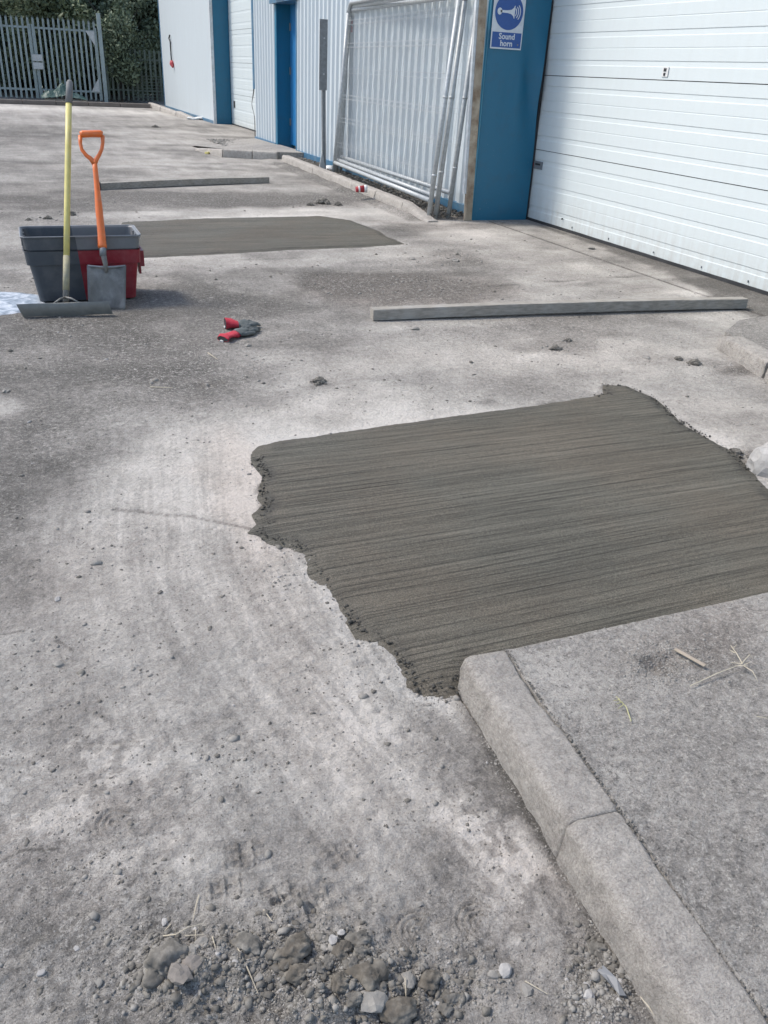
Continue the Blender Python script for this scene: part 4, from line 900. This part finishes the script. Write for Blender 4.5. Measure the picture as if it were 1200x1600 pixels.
# ------------------------------------------------------------------ gloves
def glove(name, wrist, tip, label, cuffw, flat_, fold=0.0, seed=0, lift=.012):
    T = thing(name, ((wrist.x+tip.x)/2, (wrist.y+tip.y)/2, 0), label, 'glove', 'pair of red and grey work gloves')
    d = (tip-wrist); L = d.length; d.normalize(); n = Vector((-d.y, d.x, 0)); up = Vector((0, 0, 1))
    def loft(path, nm, mat, nn=16):
        vs = []
        for (s, off, z, w_, h_) in path:
            c = wrist+d*(s*L)+n*off+up*z
            for k in range(nn):
                a = 2*math.pi*k/nn; wr = 1+.10*math.sin(3*a+s*17+seed)+.05*math.sin(7*a+s*31)
                vs.append(c+n*(w_*math.cos(a)*wr)+up*(h_*math.sin(a)*wr))
        fs = [(i*nn+k, i*nn+(k+1) % nn, (i+1)*nn+(k+1) % nn, (i+1)*nn+k) for i in range(len(path)-1) for k in range(nn)]+[tuple(range((len(path)-1)*nn, len(path)*nn))]
        vs = [Vector((v.x, v.y, max(v.z, .003))) for v in vs]
        return MB().add(vs, fs).go(nm, mat, T, smooth=True)
    loft([(0, 0, lift+cuffw*.5*flat_, cuffw, cuffw*flat_), (.04, 0, lift+.02, cuffw*.92, cuffw*flat_*.95), (.18, 0, lift+.016, cuffw*.80, cuffw*flat_*.75), (.34, 0, lift+.010, cuffw*.82, .020), (.47, .004, lift+.006, cuffw*.86, .016)], 'cuff', M['glovered'])
    loft([(.005, 0, lift+cuffw*.5*flat_, cuffw*.8, cuffw*flat_*.75), (.0, 0, lift+cuffw*.5*flat_, cuffw*.9, cuffw*flat_*.9)], 'lining', M['black'])
    loft([(.36, -.004, lift+.010, cuffw*.86, .020), (.45, -.004, lift+.012, cuffw*.95, .023), (.58, 0, lift+.012, cuffw*1.0, .022), (.68, 0, lift+.008, cuffw*.92, .016), (.70, 0, lift+.006, cuffw*.8, .010)], 'palm', M['glovegrey'])
    for k, (off, ln) in enumerate(((-.75, .88), (-.25, 1.0), (.25, .97), (.75, .84))):
        w0 = cuffw*.27; b_ = .02*math.sin(k*1.7+seed)
        loft([(.62, off*cuffw, lift+.008, w0, .013), (.62+(ln-.62)*.4, off*cuffw+b_*.3, lift+.014, w0*.95, .013), (.62+(ln-.62)*.8, off*cuffw+b_*.7, lift+.008, w0*.85, .011), (ln, off*cuffw+b_, lift, w0*.45, .006)], 'finger', M['glovegrey'], 8)
    loft([(.42, -cuffw*.8, lift+.010, .013, .012), (.55, -cuffw*1.25, lift+.012, .012, .012), (.68, -cuffw*1.30, lift+.006, .009, .009), (.74, -cuffw*1.25, lift+.002, .004, .004)], 'thumb', M['glovegrey'], 8)
    loft([(-.03, cuffw*.1, .006, cuffw*.35, .005), (.02, cuffw*.15, .010, cuffw*.3, .005)], 'care_label', M['white'], 8)
glove('work_glove', G(352, 513), G(407, 511), 'upper red cuffed grey work glove, cuff standing open', .052, .66, seed=1)
glove('work_glove', G(348, 535), G(402, 516), 'lower red cuffed grey work glove lying flat in front of the other', .042, .36, seed=4)

# ------------------------------------------------------------------ stones, clods and litter
def ico():
    bm = bmesh.new(); bmesh.ops.create_icosphere(bm, subdivisions=1, radius=1); V = np.array([v.co[:] for v in bm.verts]); Fc = np.array([[v.index for v in f.verts] for f in bm.faces]); bm.free(); return V, Fc
IV, IF = ico()
def lump(name, u, v, rpx, mat, label, cat, el=1.0, rot=0.0, flat_=.6, jag=.35, group=None, seed=0, z0=None, sub=3, onslab=False):
    zb = KTOP if onslab else 0.0
    c = G(u, v, zb); 
    if not onslab: c = GS(u, v)
    r = (G(u+rpx, v, zb)-G(u, v, zb)).length
    bm = bmesh.new(); bmesh.ops.create_icosphere(bm, subdivisions=sub, radius=1)
    g = np.random.default_rng(seed+int(u*7+v)); off = g.uniform(0, 50, 3)
    for vt in bm.verts:
        p = vt.co; a = np.array([p.x*1.3+off[0]+p.z]); b = np.array([p.y*1.3+off[1]-p.z*.7])
        k = 1+jag*2.4*float(fbm(a, b, 1.2, 2, 81, .6)[0])+jag*.7*float(fbm(a+p.z, b-p.x, 4.0, 3, 82, .7)[0])
        vt.co = p*k; vt.co.x *= el; vt.co.z *= flat_
    me = bpy.data.meshes.new(name); bm.to_mesh(me); bm.free(); me.transform(Matrix.Diagonal((r, r, r, 1)))
    if jag > .4: me.shade_smooth()
    o = link(name, me, M[mat], None, label, cat, group)
    zg = float(gz(np.array([c.x]), np.array([c.y]))[0]) if not onslab else float(slabz(np.array([c.x]), np.array([c.y]))[0])
    o.location = (c.x, c.y, zg+r*flat_*.30 if z0 is None else z0); o.rotation_euler.z = rot
    return o
GC = 'soil clods in the foreground heap'; GP = 'loose pebbles in the foreground'
CL = [(256,1522,30,'clod',1.2,.5,'biggest dark clod at the left end of the foreground heap'),(235,1547,10,'clod',1,0,'small dark clod just below left of the biggest one'),(385,1492,15,'clod',1.5,-.9,'long grey clod lying beside a pale straw'),
 (460,1503,20,'clodbrown',1.4,.5,'long brown clod, upper of a brown pair'),(466,1537,18,'clodbrown',1.2,.2,'rough brown clod, lower of the brown pair'),(535,1503,15,'clodbrown',.9,0,'olive brown clod in the middle of the heap'),(562,1513,11,'clod',.9,1.2,'upright grey clod right of the olive one'),
 (573,1545,24,'clodbrown',1.1,-.8,'large brown clod right of the heap centre'),(560,1483,15,'clod',1.2,.2,'dark crumbly clod at the top of the heap'),(530,1560,15,'clodbrown',1.1,.7,'brown clod low in the heap, left of its neighbour'),(551,1580,14,'clod',.9,1,'grey brown clod low in the heap by the flat stone'),
 (548,1530,12,'clod',1,0,'wedge shaped clod between the brown ones'),(672,1537,16,'clodbrown',1.1,.9,'brown ridged clod next to a grey stone, right of the heap'),(620,1592,23,'clodbrown',1.2,0,'rounded dark brown clod at the bottom edge'),
 (702,1557,13,'clod',1.2,.1,'grey crumbly clod right of the ridged one'),(932,1480,12,'clod',1.2,.3,'dark clod near the kerb, upper of two'),(938,1494,9,'clod',1,.8,'dark clod near the kerb, lower of two'),(695,1577,10,'clod',1,.4,'dusty clod near the bottom edge right of centre'),
 (500,1530,9,'clod',1,.4,'little clod between the brown pair and the heap'),(592,1560,12,'clod',1.1,.4,'clod tucked under the large brown one'),(514,1520,10,'clod',1,.4,'grey clod left of the olive clod'),(270,1500,14,'clod',1.3,.4,'flattened clod above the biggest left one')]
for i, (u, v, r, m_, el, rt, lb) in enumerate(CL): lump('soil_clod', u, v, r*.95, m_, lb, 'soil clod', el, rt, .60, .46, GC, i, sub=4)
ST = [(316,1487,10,'stone','smooth grey pebble beside the left clods, upper of two'),(301,1504,9,'stone','smooth grey pebble beside the left clods, lower of two'),(283,1547,18,'stonered','flat reddish stone under the left clods'),(302,1526,15,'stonered','three cornered brown stone beside the biggest left clod'),
 (257,1442,6,'stonepale','whitish pebble alone above the straws at left'),(368,1523,4,'stonepale','tiny white pebble below the long clod'),(404,1540,6,'stone','small grey pebble right of the slanting straw'),(520,1487,8,'stonepale','pale stone at the heap top'),
 (532,1474,6,'stonepale','flat cream chip at the heap top'),(599,1508,9,'stone','blue grey pebble right of the heap'),(637,1538,13,'stone','upright grey stone left of the ridged clod'),(581,1582,20,'stone','flat grey stone lying at the bottom of the heap'),(790,1517,11,'stonepale','largest pale round pebble, alone near the bottom'),
 (823,1546,9,'stone','oval pebble below right of the pale round one'),(770,1523,8,'stone','dusty pebble left of the pale round one'),(920,1556,9,'stonepale','pale pebble in the gutter grit by the plastic strip'),(916,1540,5,'stonepale','small pale pebble highest in the gutter grit'),
 (927,1549,5,'stone','small grey pebble in the gutter grit'),(925,1567,7,'stone','low pebble in the gutter grit'),(985,1530,7,'stone','pebble lodged against the kerb face'),(657,1411,5,'stone','lone pebble on the swept dust above the print'),
 (323,1183,5,'stone','lone round pebble left of the middle'),(90,1038,8,'stone','longish stone at the left on the pale ground'),(150,880,8,'stone','dark flat stone left of the wet repair'),(90,936,5,'stonepale','pale stone at left among crumbs'),(50,999,4,'stone','tiny stone near the left edge'),
 (235,1053,4,'stone','tiny dark stone left of centre'),(202,1222,5,'stone','small dark stone on the lower left dust'),(120,1482,5,'stonepale','pale pebble at lower left'),(65,1522,6,'stonepale','pale pebble near the lower left edge'),(155,1536,6,'stone','grey pebble near the lower left clods'),
 (648,515,6,'stone','stone in front of the long batten'),(712,408,6,'stone','dark stone beyond the batten'),(644,405,5,'stone','small stone beyond the batten near the far repair'),(734,487,4,'stone','small stone touching the batten'),(924,389,5,'stone','small stone on the slab near the door'),
 (1144,535,5,'stone','small stone behind the broken kerb'),(388,541,5,'stone','stone just below the gloves'),(10,612,6,'stone','grey stone above the white stain at the left edge'),(1010,560,5,'stone','stone by the dark crumbs near the right'),(685,1567,5,'stonepale','small pale chip by the ridged clod'),(697,1527,6,'stone','small stone above the grey crumbly clod')]
for i, (u, v, r, m_, lb) in enumerate(ST): lump('pebble', u, v, r*.95, m_, lb, 'stone', 1.25, i*1.1, .55, .33, GP, i+50, sub=2)
lump('rubble_block', 1207, 735, 36, 'stonepale', 'big pale broken concrete lump at the right edge of the wet repair', 'rubble', 1.2, .6, .9, .3, None, 5)
for u, v, r, el, lb in ((499,598,17,1.9,'dark crumbled lump on the pale ground above the wet repair'),(868,546,12,2.2,'dark flat soil lump below the batten'),(888,533,9,1.6,'crumbly soil lump just under the batten'),(1085,569,14,2.0,'dark broken lump left of the pale kerb'),(1150,706,15,1.6,'dark soil in the broken corner beside the pale rubble block'),(1176,560,10,1.6,'dark soil standing in for the shaded gap along the broken right kerb'),(1060,562,10,1.6,'small soil lump left of the broken lump by the right kerb'),(505,318,16,1.8,'dark soil heap on the ground by the long kerb'),(528,321,10,1.6,'smaller soil heap near the long kerb'),(485,321,9,1.5,'little soil heap left of the others by the kerb'),
    (112,336,12,1.5,'dark soil heap behind the crates'),(75,342,10,1.8,'flat soil heap left behind the crates'),(45,344,7,1.6,'small soil heap behind the crates at left'),(243,199,6,2.5,'dark debris lying far down the yard'),(715,398,5,1.3,'dark lump on the pale dust beyond the batten')):
    c = G(u, v); r_ = (G(u+r, v)-c).length; g = np.random.default_rng(int(u)); mb = MB()
    for k in range(110):
        a_ = g.uniform(0, 6.28); q = min(abs(g.normal(0, .33)), .8); x = c.x+r_*el*q*math.cos(a_)*.62; y = c.y+r_*1.0*q*math.sin(a_); rk = r_*g.uniform(.10, .30)*(1.3-min(q, 1))
        V = IV*g.uniform(.6, 1.25, (len(IV), 1)); V[:, 2] *= .7; V = V*rk+np.array([x, y, max(0, .25*r_*(1-q*1.2))+rk*.2+float(gz(np.array([x]), np.array([y]))[0])])
        mb.add(V, IF.tolist())
    mb.go('soil_lump', M['clod'], None, loc=c, label=lb, cat='soil lump', group='soil lumps about the yard')
def strip(pts, r, mat, label, cat, name, z=.0, taper=True):
    P3 = []
    for q in pts:
        p = G(q[0], q[1], z); b = float(gz(np.array([p.x]), np.array([p.y]))[0]) if z < .05 else KTOP
        P3.append(Vector((p.x, p.y, b+r+.002+(q[2] if len(q) > 2 else 0))))
    return MB().tube(P3, [r]*(len(P3)-1)+[r*.5] if taper else r, 5).go(name, M[mat], None, loc=P3[0], label=label, cat=cat)
SR = [([(311,1399,.002),(306,1420,.006),(302,1442)],'upright straw above the left clods'),([(267,1446),(241,1479)],'straw slanting left of the twig'),([(256,1471),(277,1477,.01),(294,1468,.014),(319,1457,.004)],'forked dry twig over the left clods'),([(290,1477,.006),(319,1475,.003)],'short straw crossing under the twig'),
 ([(307,1466,.006),(306,1480)],'tiny straw hanging from the twig'),([(370,1495),(388,1530,.006),(404,1564)],'longest straw, slanting down right of the long clod'),([(412,1430),(426,1451,.004)],'short straw in the middle of the tread prints'),([(333,1480),(338,1500)],'short straw right of the smooth pebbles'),
 ([(820,1533),(855,1555,.003)],'straw right of the pale round pebble'),([(1000,1560),(1012,1580,.006),(1030,1604)],'bent straw in the gutter grit at the kerb'),([(325,553),(340,563)],'small straw below the gloves'),([(235,607),(270,609,.003)],'thin straw on the dark ground at left'),([(632,1540,.01),(634,1566)],'thin stalk beside the grey stone')]
for p_, lb in SR: strip(p_, .0011 if p_[0][1] > 700 else .003, 'straw', lb, 'straw', 'dry_straw')
def weed(lines, label, mat):
    base = G(lines[0][0][0], lines[0][0][1], KTOP); T = thing('dried_weed', (base.x, base.y, KTOP), label, 'weed')
    for i, ln in enumerate(lines):
        P3 = [G(u, v, KTOP)+Vector((0, 0, .002+h)) for u, v, h in ln]
        MB().tube(P3, [.0014]*(len(P3)-1)+[.0006], 5).go('stem' if i == 0 else 'leaf', M[mat], T)
weed([[(1078,1073,0),(1120,1056,.006),(1158,1044,.012)],[(1158,1044,.012),(1148,1032,.02),(1140,1014,.01)],[(1158,1044,.012),(1140,1040,.008)],[(1160,1046,.01),(1174,1056,.012),(1184,1066,0)],[(1158,1042,.012),(1168,1034,.02),(1174,1036,.012)],[(1160,1046,.012),(1170,1044,.018)],[(1146,1028,.014),(1138,1022,.012)],[(1152,1046,.01),(1164,1049,.016)],[(1143,1020,.012),(1150,1012,.008)]], 'pale dried weed with spreading stalks on the raised slab', 'straw')
weed([[(986,1128,0),(978,1108,.004),(962,1091,.004)],[(972,1100,.004),(962,1104,.006)],[(968,1096,.004),(958,1098,.004)],[(974,1104,.005),(965,1110,.003)],[(966,1094,.004),(968,1102,.008)]], 'small yellow weed sprig on the slab left of the stick', 'strawgreen')
a = G(1054, 1017, KTOP); b = G(1101, 1044, KTOP)
MB().beam(a+Vector((0,0,.006)), b+Vector((0,0,.007)), .011, .004, ch=.001).go('wooden_stick', M['timbertop'], None, loc=a, label='flat wooden stick lying by the dark pit in the slab', cat='stick')
strip([(1182,1121),(1200,1124)], .0012, 'straw', 'single straw at the right edge of the slab', 'straw', 'dry_straw', KTOP)
p = G(952, 1540)
vs = [(p.x-.008, p.y+.028, .006), (p.x+.006, p.y+.030, .010), (p.x+.012, p.y+.0, .014), (p.x+.012, p.y-.030, .008), (p.x+.001, p.y-.026, .009), (p.x-.004, p.y+.0, .012)]
MB().prism(vs, (0, 0, .0015)).go('plastic_strip', M['midplastic'], None, loc=p, label='small flat grey plastic strip in the gutter by the kerb', cat='plastic strip')
p = G(560, 297, .05); cup = thing('paper_cup', (p.x, p.y, .05), 'crushed red paper cup lying on the gravel strip behind the kerb', 'cup')
cx0 = Vector((4.22, 11.0, .075)); cx0 = G(556, 296, .12); cx0.z = .12
MB().tube([cx0, cx0+Vector((.10,-.02,.01))], [.032, .042], 12).go('cup_body', M['redpaper'], cup, smooth=True)
MB().tube([cx0+Vector((.10,-.02,.01)), cx0+Vector((.135,-.027,.012))], [.0425, .045], 12).go('cup_rim', M['white'], cup, smooth=True)
MB().tube([cx0+Vector((.03,-.006,.003)), cx0+Vector((.05,-.01,.005))], [.0360, .0375], 12).go('cup_band', M['white'], cup, smooth=True)
lump('crumpled_wrapper', 516, 270, 9, 'white', 'crumpled white wrapper beside the sign post foot', 'litter', 1.3, .3, .6, .5, None, 3)
lump('crumpled_wrapper', 309, 187, 7, 'white', 'crumpled pale wrapper at the foot of the plain white wall', 'litter', 1.8, .3, .4, .5, None, 3)
a = G(322, 239, .02); b = G(346, 237, .02); MB().beam(a, b, .06, .03).beam(a+Vector((.1,.05,.03)), b+Vector((-.05,.08,.03)), .04, .02).go('wood_offcut', M['yellow'], None, loc=a, label='yellowish offcut lying near the doorway step kerb', cat='offcut')
# slurry puddle at the left, its pale colour also painting in reflected sky
pp = [G(u, v) for u, v in ((-40,462),(0,457),(30,458),(62,462),(70,470),(64,490),(30,489),(-10,494),(-50,494))]
def pz(X, Y): return .004+.002*fbm(X, Y, 30, 3, 90)+np.clip((psd(X, Y, pp)+.03*fbm(X, Y, 12, 3, 91))*.3, -.02, .004)
xs2 = np.arange(min(q[0] for q in pp)-.05, max(q[0] for q in pp)+.05, .01); ys2 = np.arange(min(q[1] for q in pp)-.05, max(q[1] for q in pp)+.05, .01)
def slurry():
    n = NT('slurry_with_sky_sheen', .3, spec=.6); a = n.noise(16, 6, .65, dist=.6)
    n.col(n.ramp(a, [(.38, (.17,.19,.21)), (.5, (.32,.35,.38)), (.6, (.56,.58,.60))])); n.bump(a, .3, .005); return n.m
link('puddle', gridmesh('puddle', xs2, ys2, pz, keep=lambda X, Y: psd(X, Y, pp) > -.04), slurry(), label='pale cement slurry puddle with painted-in sky sheen, left of the crates', kind='structure')

# ------------------------------------------------------------------ grit: uncountable small stones
def scatter(name, P3, r, mat, label, flat_=.6):
    n = len(P3); g = np.random.default_rng(len(P3)); J = g.uniform(.5, 1.3, (n, len(IV), 1)); ang = g.uniform(0, 6.28, n); c, s = np.cos(ang), np.sin(ang)
    V = IV[None]*J*g.uniform(.7, 1.3, (n, 1, 3)); V[:, :, 2] *= flat_
    X = V[:, :, 0]*c[:, None]-V[:, :, 1]*s[:, None]; Y = V[:, :, 0]*s[:, None]+V[:, :, 1]*c[:, None]
    V = np.stack([X, Y, V[:, :, 2]], -1)*r[:, None, None]+P3[:, None, :]
    Fa = (IF[None]+(np.arange(n)*len(IV))[:, None, None]).reshape(-1, 3)
    link(name, npmesh(name, V.reshape(-1, 3), Fa, smooth=False), M[mat], label=label, cat='gravel', kind='stuff')
def spots(n, cu, cv, su, sv_, z=0):
    g = rng; u = g.normal(cu, su, n); v = g.normal(cv, sv_, n); out = []
    for a, b in zip(u, v):
        if b > 200 and b < 1750: out.append(G(a, b, z)[:])
    return out
PT = []
for n, cu, cv, su, sv_ in ((1700,430,1520,110,45),(1900,600,1550,100,38),(1500,935,1545,32,38),(260,150,1480,120,80),(160,60,1300,90,90),(120,200,1050,120,90),(110,160,870,60,30),(90,430,915,40,16),(60,620,1170,40,25),(120,600,1080,60,30),(200,250,620,140,60),(150,150,530,120,30),(160,380,560,80,30),
    (520,650,445,90,18),(220,720,400,40,10),(160,520,445,60,16),(120,880,540,60,14),(90,1080,570,40,14),(90,300,316,160,8),(60,60,340,60,6),(60,500,318,40,5),(120,1160,720,20,9),(60,1170,560,24,14),(160,700,1080,22,8),(150,600,990,60,50),(120,480,850,40,30),(500,300,1300,260,260),(450,400,800,300,250),(300,800,500,300,60)):
    PT += spots(n, cu, cv, su, sv_)
PT = np.array(PT); keep = (psd(PT[:, 0], PT[:, 1], PATCH) < .0) & ~((PT[:, 0] > .86) & (PT[:, 1] < EDGE_Y)) & (psd(PT[:, 0], PT[:, 1], PATCH2) < -.02) & (PT[:, 0] < 4.6); PT = PT[keep]
PT[:, 2] = gz(PT[:, 0], PT[:, 1])
rr_ = rng.lognormal(-6.3, .62, len(PT))*(.75+.25*PT[:, 1]); rr_ = np.minimum(rr_, .016)
k3 = rng.choice([0, 1, 2, 3, 4], len(PT), p=[.3, .25, .18, .22, .05])
scatter('gravel', PT[k3 < 3], rr_[k3 < 3], 'stone', 'loose grey grit scattered over the yard')
scatter('gravel', PT[k3 == 3], rr_[k3 == 3], 'clod', 'dark soil crumbs scattered over the yard')
scatter('gravel', PT[k3 == 4], rr_[k3 == 4]*.8, 'stonepale', 'pale stone chips scattered over the yard')
HP = np.array(spots(650, 400, 1515, 95, 45)+spots(800, 590, 1550, 90, 32)+spots(300, 262, 1525, 35, 35)+spots(350, 935, 1500, 22, 25)); HP[:, 2] = gz(HP[:, 0], HP[:, 1])
scatter('soil_crumbs', HP, np.minimum(rng.lognormal(-5.85, .6, len(HP)), .010), 'clod', 'crumbs of grey soil on the foreground heap', .75)
UP = []
for u, v in zip(rng.uniform(-20, 1220, 9000), rng.uniform(330, 1640, 9000)): UP.append(G(u, v)[:])
UP = np.array(UP); kk = (fbm(UP[:, 0], UP[:, 1], 3.5, 4, 92, .65) > rng.uniform(-.12, .22, len(UP))) & (psd(UP[:, 0], UP[:, 1], PATCH) < 0) & (psd(UP[:, 0], UP[:, 1], PATCH2) < 0) & ~((UP[:, 0] > .86) & (UP[:, 1] < EDGE_Y)) & (UP[:, 0] < 5.0); UP = UP[kk]
UP[:, 2] = gz(UP[:, 0], UP[:, 1]); scatter('gravel', UP, rng.lognormal(-6.35, .5, len(UP))*(.6+.4*UP[:, 1]), 'clod', 'tiny dark crumbs trodden over the whole yard')
# grit on the slab and beside its kerb joint
n = 2600; sx = rng.uniform(.0, 1.5, n)**1.0; sy2 = rng.uniform(.35, EDGE_Y-.01, n); X = kx(sy2)+.13+sx; Z = slabz(X, sy2)
scatter('gravel', np.stack([X, sy2, Z], 1), rng.lognormal(-6.6, .4, n), 'stone', 'fine grit on the raised slab', .7)
n = 500; sy2 = rng.uniform(.3, EDGE_Y, n); X = kx(sy2)+.1275+rng.normal(0, .003, n); scatter('gravel', np.stack([X, sy2, np.full(n, KTOP)], 1), rng.lognormal(-6.3, .35, n), 'clod', 'dark dirt packed in the joint behind the near kerb')
n = 900; c0 = G(1035, 1028, .1); X = rng.normal(c0.x, .08, n); Y_ = rng.normal(c0.y, .06, n); k = Y_ < EDGE_Y-.01; X = X[k]; Y_ = Y_[k]; scatter('gravel', np.stack([X, Y_, slabz(X, Y_)], 1), rng.lognormal(-6.0, .35, len(X)), 'stone', 'loose grit round the pit in the slab')
# gutter line against the near kerb
n = 700; sy2 = rng.uniform(.3, 1.5, n); X = kx(sy2)-np.abs(rng.normal(0, .012, n)); Zg = gz(X, sy2); scatter('gravel', np.stack([X, sy2, Zg], 1), rng.lognormal(-6.4, .4, n), 'stone', 'grit gathered along the foot of the near kerb')
# gravel strip behind the long kerb
n = 5200; Y_ = rng.uniform(8.75, 14.9, n); X = rng.uniform(0, 1, n)*(WXP-.06-(kwx(Y_)+.12))+kwx(Y_)+.12; scatter('gravel', np.stack([X, Y_, np.full(n, .03)+rng.uniform(0, .03, n)], 1), rng.lognormal(-4.5, .35, n), 'clod', 'dark gravel strip between the long kerb and the wall')
n = 700; scatter('gravel', np.stack([rng.uniform(3.6, 4.6, n), rng.uniform(16.9, 18.5, n), np.full(n, .06)], 1), rng.lognormal(-4.2, .35, n), 'stone', 'loose stones beside the doorway step')
# crumbs of mortar along the edge of the wet repair
E_ = []
for i in range(len(PATCH)):
    a, b = PATCH[i-1], PATCH[i]
    if i > len(PATCH)-22 or i == 0 or 9 <= i <= 18:
        m_ = int((b-a).length/.0032*max(0, .9+4.0*float(fbm(np.array([a.x]), np.array([a.y]), 5, 2, 49)[0])))
        for k in range(m_): t = random.random(); q = a.lerp(b, t); E_.append((q.x+random.gauss(.010, .017), q.y+random.gauss(0.002, .013), 0))
E_ = np.array(E_); E_[:, 2] = ramp(E_[:, 0], E_[:, 1])+.006; scatter('mortar_crumbs', E_, np.minimum(rng.lognormal(-5.9, .5, len(E_)), .007), 'mortar', 'dark mortar crumbs along the ragged edge of the wet repair')
